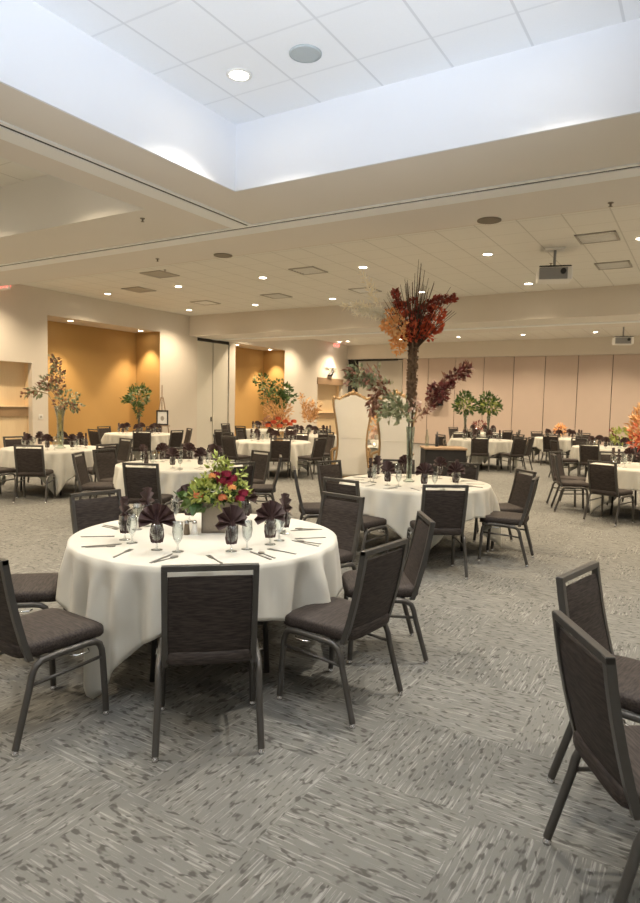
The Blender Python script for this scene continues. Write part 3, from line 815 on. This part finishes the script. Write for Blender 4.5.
for k, T in TB.items():
    cx, cy = T['c']; ref = T['ref']; cnt = {}
    for phi in T['set']:
        bn = posbin(phi, cx, cy)
        cnt[bn] = cnt.get(bn, 0) + 1
        sfx = '' if cnt[bn] == 1 else ', second one'
        p = rad(phi); rad_ = .50
        ux, uy = math.cos(p), math.sin(p); tx, ty = -uy, ux
        gx, gy = cx + rad_ * ux + rnd.uniform(-.02, .02), cy + rad_ * uy + rnd.uniform(-.02, .02)
        put('gob', (gx, gy, ZT), 0, 'napkin goblet at %s of %s%s' % (bn, ref, sfx), 'goblet', 'goblets')
        put('nap', (gx, gy, ZT + .118), p + PI/2 + rnd.uniform(-.6, .6), 'brown fan-folded napkin, %s of %s%s' % (bn, ref, sfx), 'napkin', 'fan napkins')
        wx, wy = cx + (rad_ - .02) * ux + .11 * tx, cy + (rad_ - .02) * uy + .11 * ty
        put('wine', (wx, wy, ZT), 0, 'empty wine glass, %s of %s%s' % (bn, ref, sfx), 'glass', 'wine glasses')
        if k in ('T1', 'T2', 'T3'):
            for kind, off, nm, cat in (('knife', .13, 'steel table knife', 'knife'), ('fork', -.13, 'steel table fork', 'fork'), ('spoon', .165, 'steel spoon', 'spoon'), ):
                rr_ = .655
                put(kind, (cx + rr_ * ux + off * tx, cy + rr_ * uy + off * ty, ZT + .001), p + PI/2 + rnd.uniform(-.25, .25), '%s, %s of %s%s' % (nm, bn, ref, sfx), cat, nm + 's')
for (x, y, mat, lab) in ((-2.80, 3.00, 'pepper', 'glass pepper shaker left of the flower box'), (-2.765, 3.035, 'salt', 'glass salt shaker right of the pepper shaker, left of flower box')):
    t = thing('pepper_shaker' if mat == 'pepper' else 'salt_shaker', lab, 'shaker', (x, y, ZT))
    b_ = B(); lathe(b_, [(0, 0), (.020, 0), (.021, .01), (.014, .07), (0, .07)], 12); obj('shaker_body', b_, mat, t, True, 50)
    b_ = B(); lathe(b_, [(.015, .07), (.015, .082), (.009, .09), (0, .091)], 12); obj('shaker_cap', b_, 'chrome', t, True)

# ------------------------------------------------------------------ flowers
def rose(bm, c, r, rnd, n=26):
    c = Vector(c)
    for i in range(n):
        f = i / n; a = i * 2.4; el = 1.35 - 1.5 * f
        d = Vector((math.cos(a) * math.cos(el), math.sin(a) * math.cos(el), math.sin(el)))
        p = c + d * r * (.25 + .55 * f)
        s = d.cross(Vector((0,0,1))); s = s.normalized() if s.length > .01 else Vector((1,0,0)); u_ = s.cross(d)
        w = r * (.45 + .35 * f)
        v = [bm.verts.new(p + s * w * .6 - u_ * w * .4), bm.verts.new(p - s * w * .6 - u_ * w * .4), bm.verts.new(p - s * w * .55 + u_ * w * .5 + d * w * .15), bm.verts.new(p + u_ * w * .7 + d * w * .35), bm.verts.new(p + s * w * .55 + u_ * w * .5 + d * w * .15)]
        bm.faces.new(v)
def cloud(bm, c, rx, ry, rz_, n, L, W, rnd, up=.2):
    for i in range(n):
        d = Vector((rnd.gauss(0,1), rnd.gauss(0,1), rnd.gauss(0,1))).normalized(); q = rnd.uniform(.35, 1) ** .5
        p = Vector(c) + Vector((d.x*rx*q, d.y*ry*q, d.z*rz_*q))
        leaf(bm, p, d + Vector((rnd.uniform(-.5,.5), rnd.uniform(-.5,.5), up + rnd.uniform(-.4,.4))), L * rnd.uniform(.7, 1.2), W * rnd.uniform(.7, 1.2), rnd)
def along(bm, pts, spread, n, L, W, rnd, t0=0.0, droop=0.0, taper=0.4):
    pts = [Vector(p) for p in pts]
    for i in range(n):
        t = t0 + (1 - t0) * rnd.random(); f = t * (len(pts) - 1); j = min(int(f), len(pts) - 2); p = pts[j].lerp(pts[j+1], f - j)
        q = spread * (1 - taper * t)
        d = Vector((rnd.gauss(0,1), rnd.gauss(0,1), rnd.gauss(0,1))).normalized()
        leaf(bm, p + d * q * rnd.random(), d + (pts[j+1] - pts[j]).normalized() * .8 + Vector((0, 0, -droop)), L * rnd.uniform(.7, 1.25), W * rnd.uniform(.7, 1.25), rnd)
def curve_pts(a, b, sag, n=8, side=0.0):
    a, b = Vector(a), Vector(b); out = []
    for i in range(n + 1):
        t = i / n; p = a.lerp(b, t); p.z += sag * math.sin(t * PI); p.y += side * math.sin(t * PI); out.append(p)
    return out
rnd = random.Random(21)
# T1 flower box
t = thing('flower_box', 'square brown planter of orange, burgundy and green flowers on the nearest table', 'flower arrangement', (-2.735, 3.25, ZT), YAW + rad(8))
b_ = B(); s_ = .118
box(b_, -s_, -s_, 0, s_, s_, .012); 
for q in ((-s_, -s_, s_, -s_ + .012), (-s_, s_ - .012, s_, s_), (-s_, -s_, -s_ + .012, s_), (s_ - .012, -s_, s_, s_)): box(b_, q[0], q[1], 0, q[2], q[3], .20)
obj('planter_box', b_, 'planter', t)
b_ = B(); box(b_, -s_ + .012, -s_ + .012, .15, s_ - .012, s_ - .012, .18); obj('soil', b_, 'bark', t)
b_ = B(); cloud(b_, (-.01, 0, .25), .15, .13, .08, 190, .07, .04, rnd); cloud(b_, (-.15, -.05, .215), .06, .08, .04, 40, .10, .065, rnd); obj('green_leaves', b_, 'leaf_green', t)
b_ = B(); cloud(b_, (0, -.06, .27), .17, .12, .09, 220, .055, .026, rnd); cloud(b_, (-.10, -.12, .27), .08, .05, .05, 60, .06, .035, rnd)
for (x, y, z) in ((-.02, 0, .50), (.02, .03, .48), (.04, .0, .44), (.15, 0, .40), (-.06, .02, .42), (-.10, 0, .36)): along(b_, [(x * .4, y, .24), (x, y, z)], .025, 34, .05, .02, rnd, .3)
obj('lime_foliage', b_, 'leaf_lime', t)
for nm, mat, rr_, nn, cs_ in (('coral_rose', 'petal_coral', .034, 30, ((.015, -.155, .235), (-.165, -.10, .265), (-.14, -.15, .25))),
        ('burgundy_bloom', 'petal_wine', .038, 26, ((-.03, -.10, .37), (.01, -.12, .34), (.05, -.13, .32), (.08, -.10, .35), (.13, -.15, .23), (.15, -.13, .26), (.04, -.10, .38))),
        ('orange_bloom', 'petal_orange', .030, 22, ((.075, -.16, .30), (-.05, -.12, .37)))):
    for c in cs_:
        b_ = B(); rose(b_, c, rr_, rnd, nn); obj(nm, b_, mat, t)

def vase(t, h, r, z0=0, mat='vase_glass'):
    b_ = B(); lathe(b_, [(0, 0), (r*.9, 0), (r*.9, .012), (r*.35, .03), (r*.42, h*.4), (r, h), (r*.93, h), (r*.36, h*.42), (r*.28, .05), (0, .045)], 20)
    return obj('vase', b_, mat, t, True)
# T2 centrepiece: tall vase, side branches, twig trunk, crown, plumes
t = thing('tall_centrepiece', 'towering autumn centrepiece with twig trunk, orange red crown and leafy side branches', 'flower arrangement', (-2.835, 6.63, ZT), YAW)
b_ = B(); lathe(b_, [(0, 0), (.065, 0), (.065, .01), (.030, .03), (.034, .30), (.050, .62), (.046, .62), (.030, .30), (.026, .04), (0, .03)], 20); obj('vase', b_, 'vase_glass', t, True)
b_ = B()
for i in range(12):
    a = rnd.uniform(0, 2*PI); tube(b_, [(.015 * math.cos(a), .015 * math.sin(a), .04), (.02 * math.cos(a+2), .02 * math.sin(a+2), .35), (.03 * math.cos(a+3), .03 * math.sin(a+3), .70), (.035 * math.cos(a+3), .035 * math.sin(a+3), .95)], .0035, 5)
obj('stems', b_, 'bark', t)
b_ = B()
for i in range(46):
    a = rnd.uniform(0, 2*PI); q = rnd.uniform(.0, .045); tw = rnd.uniform(-1.5, 1.5)
    tube(b_, [(q * math.cos(a), q * math.sin(a), .80 + rnd.uniform(0, .1)), (.9*q * math.cos(a + tw*.5) + rnd.uniform(-.01,.01), .9*q * math.sin(a + tw*.5), 1.15), (q * math.cos(a + tw), q * math.sin(a + tw), 1.56)], .009, 5)
for i in range(260):      # rough bark curls wrapping the bundle
    a = rnd.uniform(0, 2*PI); z = rnd.uniform(.85, 1.55); q = .047
    leaf(b_, (q * math.cos(a), q * math.sin(a), z), (math.cos(a + 1.2), math.sin(a + 1.2), rnd.uniform(-.9, .9)), .035, .028, rnd)
obj('twig_trunk', b_, 'trunk_bark', t)
b_ = B()
for (dx, dz, n_) in ((-.34, .44, 5), (-.24, .52, 6), (-.14, .60, 6), (-.03, .62, 6), (.08, .60, 6), (.18, .58, 6), (.30, .52, 6), (.42, .40, 4), (.02, .82, 3)):
    for i in range(int(n_ * 1.8)):
        e_ = (dx * 1.0 + rnd.uniform(-.08, .08), rnd.uniform(-.22, .22), 1.52 + dz * 1.12 + rnd.uniform(-.14, .05))
        tube(b_, curve_pts((0, 0, 1.45), e_, .02, 5), [.007, .006, .005, .004, .003, .002], 4)
obj('bare_twigs', b_, 'bark', t)
b_ = B()
for (c, r, n_) in (((-.20, -.06, 1.72), .10, 150), ((-.24, 0, 1.84), .07, 80), ((-.15, -.04, 1.60), .09, 110), ((-.28, 0, 1.74), .07, 90), ((-.17, -.05, 1.50), .07, 70)): cloud(b_, c, r, r, r, n_, .05, .04, rnd)
obj('orange_hydrangea', b_, 'petal_orange', t)
b_ = B()
for (c, r, n_) in (((-.08, 0, 1.80), .09, 130), ((-.13, .03, 1.92), .07, 80), ((.0, -.02, 1.68), .10, 130), ((.10, 0, 1.72), .09, 120), ((.22, -.02, 1.76), .09, 130), ((.26, -.02, 1.88), .07, 80), ((.16, .0, 1.66), .08, 90), ((-.06, -.03, 1.66), .08, 90)): cloud(b_, c, r, r, r, n_, .05, .04, rnd)
obj('red_blooms', b_, 'petal_red', t)
b_ = B()
along(b_, curve_pts((.05, 0, 1.88), (.44, -.05, 2.04), .05), .055, 190, .05, .034, rnd, .1)
along(b_, curve_pts((-.10, 0, 1.84), (-.24, 0, 2.12), .02), .05, 110, .05, .034, rnd, .2)
cloud(b_, (-.02, 0, 1.95), .06, .05, .08, 90, .05, .035, rnd); cloud(b_, (.12, 0, 1.90), .07, .05, .06, 80, .05, .035, rnd)
obj('burgundy_leaves', b_, 'petal_deep', t)
b_ = B()
for (e_, n_) in (((-.80, 0, 1.94), 90), ((-.66, .05, 1.98), 80), ((-.66, -.04, 1.86), 70), ((-.52, -.05, 1.86), 70), ((-.58, 0, 1.90), 70), ((-.60, 0, 2.34), 80), ((-.50, .0, 2.22), 60)):
    pts = curve_pts((-.22, 0, 1.74), e_, .05 if e_[2] < 2.1 else -.10, 8)
    tube(b_, pts, [.004] * 5 + [.003] * 4, 4); along(b_, pts, .028, int(n_ * 1.5), .06, .013, rnd, .30)
obj('wheat_plumes', b_, 'wheat', t)
left_p = [(0, -.02, .66), (-.16, 0, .88), (-.30, .0, 1.04), (-.44, 0, 1.18), (-.60, 0, 1.20), (-.72, 0, 1.16)]
right_p = [(0, -.02, .66), (.12, 0, .78), (.26, 0, .94), (.38, 0, 1.10), (.50, 0, 1.22), (.63, 0, 1.29)]
b_ = B(); tube(b_, left_p, [.009, .008, .007, .006, .005, .003], 6); tube(b_, right_p, [.009, .008, .007, .006, .004, .003], 6)
lp2 = [(-.34, 0, 1.08), (-.42, .03, .92), (-.40, .02, .80)]; tube(b_, lp2, .005, 5); lp3 = [(-.05, 0, .74), (-.18, -.06, .80), (-.30, -.06, .78)]; tube(b_, lp3, .005, 5)
obj('side_branches', b_, 'pale_twig', t)
b_ = B(); along(b_, left_p, .10, 150, .085, .045, rnd, .08, .2, -.2); along(b_, lp3, .11, 150, .08, .045, rnd, .1, .2, 0); cloud(b_, (-.62, 0, 1.16), .12, .08, .08, 60, .08, .04, rnd); obj('sage_leaves', b_, 'leaf_sage', t)
b_ = B(); along(b_, left_p, .10, 140, .075, .038, rnd, .35, .3, .1); along(b_, lp2, .09, 120, .07, .038, rnd, .1, .4, 0); along(b_, right_p, .09, 120, .07, .038, rnd, .1, .2, .1); obj('rust_leaves', b_, 'leaf_rust', t)
b_ = B(); along(b_, right_p, .085, 200, .065, .038, rnd, .30, .1, .45); cloud(b_, (.30, 0, 1.0), .11, .06, .10, 120, .065, .038, rnd); obj('wine_leaves', b_, 'leaf_burgundy', t)
b_ = B(); cloud(b_, (.02, -.05, .86), .06, .05, .06, 40, .06, .04, rnd); obj('cream_bloom', b_, 'petal_pink', t)

# T4 autumn leaf branch
t = thing('branch_vase', 'glass vase with arching branch of sage and rust leaves on left-edge table', 'flower arrangement', (-9.45, 7.0, ZT), YAW)
b_ = B(); lathe(b_, [(0, 0), (.09, 0), (.09, .01), (.05, .03), (.055, .5), (.10, .72), (.09, .72), (.048, .5), (.04, .04), (0, .03)], 20); obj('vase', b_, 'vase_glass', t, True)
br = [[(0, 0, .1), (.06, 0, .5), (-.02, 0, .95), (-.14, 0, 1.25), (-.05, 0, 1.55)], [(0, 0, .6), (-.2, 0, .92), (-.42, 0, .98), (-.62, 0, .92)], [(0, 0, .7), (.14, 0, .82), (.28, 0, .68)], [(-.05, 0, .95), (.02, 0, 1.2), (-.12, 0, 1.5)], [(0,0,.8), (-.28, 0, 1.15)]]
b_ = B()
for q in br: tube(b_, q, .009, 6)
tube(b_, [(.03, .02, .05), (-.05, .02, .3), (.05, -.02, .5), (-.02, 0, .75)], .010, 6)
obj('branches', b_, 'pale_twig', t)
b_ = B()
for q in br: along(b_, q, .10, 40, .08, .045, rnd, .45, .2, 0)
cloud(b_, (.15, 0, .85), .17, .12, .14, 60, .08, .045, rnd); obj('sage_leaves', b_, 'leaf_sage', t)
b_ = B()
for q in br: along(b_, q, .10, 34, .075, .04, rnd, .5, .2, 0)
cloud(b_, (-.08, 0, 1.05), .14, .12, .16, 55, .075, .04, rnd); cloud(b_, (0, 0, .75), .12, .12, .10, 30, .075, .04, rnd); obj('rust_leaves', b_, 'leaf_rust', t)

def bouquet(name, label, x, y, vh, parts, rz=YAW, vr=.05):
    t = thing(name, label, 'flower arrangement', (x, y, ZT), rz)
    if vh: vase(t, vh, vr)
    for nm, mat, fn in parts:
        b_ = B(); fn(b_); obj(nm, b_, mat, t)
    return t
stem = lambda n_, top, r=.02: (lambda b_: [tube(b_, [(rnd.uniform(-r, r), rnd.uniform(-r, r), .05), (rnd.uniform(-.04, .04), rnd.uniform(-.04, .04), top)], .005, 5) for _ in range(n_)])
bouquet('green_bouquet', 'rounded green leafy bouquet on a tall vase before the first ochre niche', -12.4, 11.5, .55,
    [('stems', 'bark', stem(7, .75)), ('leaves', 'leaf_green', lambda b_: (cloud(b_, (0, 0, .98), .28, .22, .26, 260, .11, .05, rnd), along(b_, [(0,0,.8), (-.2, 0, .85), (-.36, 0, .86)], .1, 60, .1, .05, rnd, .3), cloud(b_, (0, 0, .62), .09, .09, .18, 70, .10, .05, rnd))), ('pale_leaves', 'leaf_sage', lambda b_: cloud(b_, (.02, -.05, .95), .25, .2, .22, 70, .10, .05, rnd))])
bouquet('gold_branch_arrangement', 'green branches over gold plumes and red flowers in a gold pot', -8.22, 11.75, 0,
    [('pot', 'gold', lambda b_: lathe(b_, [(0, 0), (.10, 0), (.13, .22), (.11, .22), (.09, .02)], 18)), ('branches', 'bark', lambda b_: [tube(b_, curve_pts((0, 0, .2), e_, .05, 5), .006, 5) for e_ in ((-.42, 0, 1.42), (-.2, 0, 1.3), (.1, 0, 1.4), (.25, .05, 1.1), (-.3, 0, 1.0))]),
     ('leaves', 'leaf_green', lambda b_: [cloud(b_, c, .15, .12, .15, 70, .10, .045, rnd) for c in ((-.40, 0, 1.36), (-.30, 0, 1.18), (-.26, 0, .98), (.02, 0, 1.22), (.14, 0, 1.12), (.22, 0, 1.0), (-.05, 0, 1.02), (.06, 0, .92))]),
     ('gold_plumes', 'plume_gold', lambda b_: (cloud(b_, (-.02, 0, .72), .32, .18, .20, 300, .10, .03, rnd, .8), cloud(b_, (.05, 0, .45), .18, .14, .18, 140, .10, .03, rnd, .8))),
     ('red_flowers', 'petal_red', lambda b_: [rose(b_, c, .075, rnd, 26) for c in ((-.22, -.1, .34), (-.10, -.15, .42), (.04, -.16, .34), (.16, -.14, .44), (.26, -.1, .38), (.34, 0, .44), (.0, -.1, .50))])])
bouquet('orange_plume', 'tall orange and gold plume arrangement on right-edge table', -0.78, 10.9, .3,
    [('plumes', 'plume_gold', lambda b_: (cloud(b_, (0, 0, .62), .24, .2, .28, 330, .10, .04, rnd, .7))), ('coral_plumes', 'petal_coral', lambda b_: (cloud(b_, (-.02, -.05, .55), .22, .18, .2, 120, .09, .035, rnd, .7))), ('golden_tips', 'plume_gold', lambda b_: cloud(b_, (.05, 0, .78), .22, .18, .22, 160, .11, .03, rnd, .9)), ('red_base', 'petal_red', lambda b_: cloud(b_, (0, -.02, .38), .24, .18, .12, 150, .08, .04, rnd))], vr=.06)
for (x, y, lab) in ((-5.50, 16.52, 'left of the two tall green bouquets on the far table'), (-4.98, 16.86, 'right of the two tall green bouquets on the far table')):
    bouquet('tall_green_bouquet', lab, x, y, .62, [('stems', 'bark', stem(6, .8)), ('leaves', 'leaf_green', lambda b_: (cloud(b_, (0, 0, .92), .30, .2, .24, 230, .12, .06, rnd), cloud(b_, (-.05, 0, 1.1), .16, .14, .16, 60, .12, .06, rnd))), ('pale_leaves', 'leaf_lime', lambda b_: cloud(b_, (.0, -.10, .90), .22, .12, .14, 70, .11, .06, rnd))])
bouquet('small_orange_posy', 'small orange posy on the far right table', -3.7, 19.85, .12, [('blooms', 'petal_orange', lambda b_: cloud(b_, (0, 0, .25), .15, .13, .15, 120, .09, .045, rnd)), ('leaves', 'leaf_rust', lambda b_: cloud(b_, (0, 0, .2), .15, .14, .1, 60, .10, .05, rnd))])
bouquet('yellow_green_posy', 'yellow-green posy with wine red sprig on the right table', -1.66, 15.9, .12, [('leaves', 'leaf_lime', lambda b_: cloud(b_, (0, 0, .27), .20, .16, .17, 170, .10, .05, rnd)), ('wine_sprig', 'petal_wine', lambda b_: along(b_, [(-.1, 0, .15), (-.24, 0, .42)], .05, 40, .07, .03, rnd))])
bouquet('gold_plume', 'pointed gold plume arrangement on the far left table', -9.45, 14.95, .2, [('plumes', 'plume_gold', lambda b_: [along(b_, [(0, 0, .15), e_], .09, 60, .13, .04, rnd, .3, 0, .6) for e_ in ((-.22, 0, 1.15), (-.05, 0, .95), (.12, 0, .92), (.28, 0, .88), (-.1, 0, .75), (.2, 0, .7))])])
bouquet('red_leaf_posy', 'low dark red posy on the farthest table', -6.6, 21.3, .12, [('leaves', 'leaf_burgundy', lambda b_: cloud(b_, (0, 0, .25), .2, .18, .14, 100, .10, .05, rnd))])
bouquet('ochre_niche_posy', 'low rust posy on the table before the second ochre niche', -12.0, 16.6, .12, [('leaves', 'leaf_rust', lambda b_: cloud(b_, (0, 0, .25), .2, .18, .14, 100, .10, .05, rnd))])

# ------------------------------------------------------------------ thrones, sweetheart table, dark table, easel
def throne(x, y, label):
    t = thing('throne_chair', label, 'chair', (x, y, 0), YAW, 'white and gold thrones')   # faces away from the camera (+Y local)
    half = [(.0, 1.80), (.05, 1.80), (.10, 1.765), (.16, 1.745), (.24, 1.70), (.315, 1.725), (.345, 1.70), (.335, 1.58), (.31, 1.45), (.285, 1.30), (.262, 1.15), (.25, 1.0), (.25, .9), (.262, .75), (.285, .60), (.30, .48), (.30, .40)]
    out = [(-x_, z_) for x_, z_ in reversed(half[1:])] + half
    def sh(s): return [(x_ * s, .40 + (z_ - .40) * (1 - (1 - s) * .35)) for x_, z_ in out]
    b_ = B(); prism(b_, sh(.93), 'Y', -.36, -.26); obj('back_upholstery', b_, 'throne_fabric', t)
    b_ = B(); tube(b_, [(-.235, -.362, 1.03), (.235, -.362, 1.03)], .004, 6); obj('back_seam', b_, 'throne_fabric', t)
    b_ = B(); tube(b_, [(x_, -.31, z_) for x_, z_ in out], .019, 8)
    for (cx_, cz, r) in ((0, 1.80, .05), (-.06, 1.79, .035), (.06, 1.79, .035), (-.12, 1.765, .03), (.12, 1.765, .03), (-.19, 1.735, .028), (.19, 1.735, .028), (-.32, 1.72, .035), (.32, 1.72, .035), (0, 1.845, .026)):
        lathe(b_, [(0, -r), (r * .7, -r * .7), (r, 0), (r * .7, r * .7), (0, r)], 10, (cx_, -.31, cz))
    obj('gold_frame', b_, 'gold', t, True)
    b_ = B(); box(b_, -.31, -.34, .36, .31, .30, .50, .03, 3); obj('seat', b_, 'throne_fabric', t, True, 50)
    b_ = B(); box(b_, -.32, -.33, .28, .32, .29, .36, .01); obj('seat_rail', b_, 'gold', t)
    for s in (-1, 1):
        b_ = B(); tube(b_, [(s * .27, -.28, .85), (s * .33, -.05, .80), (s * .34, .18, .76), (s * .33, .22, .60), (s * .30, .20, .36)], [.02, .025, .028, .022, .02], 8); obj('armrest', b_, 'gold', t, True)
        for yy in (-.29, .25):
            b_ = B(); tube(b_, [(s * .28, yy, .30), (s * .30, yy + (.02 if yy > 0 else -.02), .18), (s * .27, yy, .06), (s * .29, yy + (.02 if yy > 0 else -.03), 0)], [.035, .026, .017, .022], 8); obj('leg', b_, 'gold', t, True)
throne(-5.41, 10.0, 'left white throne with gold crest standing behind the centrepiece table')
throne(-4.48, 9.75, 'right white throne, partly hidden behind the tall vase')
t = thing('sweetheart_table', 'small round table under white cloth seen between the two thrones', 'table', (-5.85, 12.0, 0))
b_ = B(); lathe(b_, [(0, .715), (.44, .715), (.45, .735), (0, .74)], 30); obj('tabletop', b_, 'wood_brown', t)
b_ = B(); tube(b_, [(0, 0, .715), (0, 0, .03)], .03, 10); lathe(b_, [(0, 0), (.25, 0), (.25, .02), (.03, .04), (0, .04)], 20); obj('pedestal', b_, 'table_black', t, True, 40)
cl = obj('tablecloth', cloth_mesh(77, .45, .68, .744, .8), 'cloth_cream', None, True); cl.location = (-5.85, 12.0, 0); tag(cl, 'white cloth on the small table seen between the two thrones', 'tablecloth')
bouquet('pink_flowers', 'pale pink and cream flowers on the small table between the thrones', -5.95, 12.1, 0, [('bowl', 'white_metal', lambda b_: lathe(b_, [(0, 0), (.08, 0), (.14, .12), (.12, .12), (.07, .02)], 16)), ('blooms', 'petal_pink', lambda b_: [rose(b_, (rnd.uniform(-.22, .22), rnd.uniform(-.1, .1), rnd.uniform(.15, .42)), .07, rnd, 22) for _ in range(12)]), ('gold_leaves', 'plume_gold', lambda b_: cloud(b_, (0, 0, .45), .22, .15, .14, 90, .1, .05, rnd))])
t = thing('votive_candle', 'small lit candle on the table between the thrones', 'candle', (-5.80, 11.72, .7465))
b_ = B(); lathe(b_, [(0, 0), (.03, 0), (.035, .07), (.031, .07), (.028, .008), (0, .008)], 14); obj('holder', b_, 'glass', t, True)
b_ = B(); lathe(b_, [(0, .01), (.024, .01), (.024, .04), (0, .04)], 12); obj('wax', b_, 'salt', t, True)
b_ = B(); lathe(b_, [(0, .042), (.008, .05), (.006, .065), (0, .08)], 8); obj('flame', b_, 'candle_flame', t, True)
# black clothed table with brown top
t = thing('dark_table', 'long black-skirted table with brown wooden top right of the thrones', 'table', (-4.48, 12.15, 0), YAW)
b_ = B(); box(b_, -.42, -.32, .76, .42, .32, .80, .008); obj('tabletop', b_, 'wood_brown', t)
b_ = B()
ring = []
NN = 120
for lvl in range(5):
    z = .76 - .75 * lvl / 4; row = []
    for k in range(NN):
        a = 2*PI*k/NN; c_, s_2 = math.cos(a), math.sin(a); m_ = max(abs(c_), abs(s_2)); px, py = .40 * c_ / m_, .30 * s_2 / m_
        q = 1 + .03 * (lvl / 4) * math.sin(k * .9)
        row.append(b_.verts.new((px * q, py * q, z)))
    ring.append(row)
for a, c in zip(ring, ring[1:]):
    for k in range(NN): b_.faces.new((a[k], a[(k+1) % NN], c[(k+1) % NN], c[k]))
obj('skirt', b_, 'cloth_black', t, True)
def bottle(x, y, z, label, mat='black_plastic', h=.30):
    b_ = B(); lathe(b_, [(0, 0), (.037, 0), (.038, .01), (.038, h * .6), (.014, h * .75), (.013, h), (0, h)], 14)
    o = obj('bottle', b_, mat, None, True); o.location = (x, y, z); tag(o, label, 'bottle', 'bottles')
bottle(-4.76, 11.98, .80, 'clear carafe at the left end of the dark table', 'vase_glass', .34)
bottle(-4.62, 12.17, .80, 'dark bottle standing beside the carafe on the dark table')
o = PR['wine'].copy(); C.objects.link(o); o.location = (-4.42, 12.05, .80); 
for q in ('label', 'category', 'group'):
    if q in o: del o[q]
tag(o, 'wine glass standing on the brown top of the dark table', 'glass', 'wine glasses')
# easel with framed sign
t = thing('easel', 'thin wooden easel standing at right corner of first ochre niche', 'easel', (-13.55, 13.45, 0), rad(50))
b_ = B(); tube(b_, [(0, .10, .0), (0, -.02, 2.05)], .014, 6); obj('mast', b_, 'wood_brown', t)
for s in (-1, 1):
    b_ = B(); tube(b_, [(s * .30, -.12, 0), (s * .03, -.01, 1.7)], .014, 6); obj('leg', b_, 'wood_brown', t)
b_ = B(); box(b_, -.22, -.14, .86, .22, -.07, .885); obj('ledge', b_, 'wood_brown', t)
t = thing('framed_sign', 'small dark framed white card on the easel', 'picture frame', (-13.55, 13.45, .888), rad(50))
b_ = B()
for q in ((-.17, 0, .17, .045), (-.17, .395, .17, .44), (-.17, 0, -.13, .44), (.13, 0, .17, .44)): box(b_, q[0], -.13, q[1], q[2], -.10, q[3], .003)
obj('frame', b_, 'black_plastic', t)
b_ = B(); box(b_, -.135, -.118, .04, .135, -.108, .40); obj('card', b_, 'paper', t)
b_ = B(); prism(b_, [(.05 * math.cos(q * PI / 6), .20 + .07 * math.sin(q * PI / 6)) for q in range(12)], 'Y', -.121, -.119); obj('card_picture', b_, 'vent_grey', t)
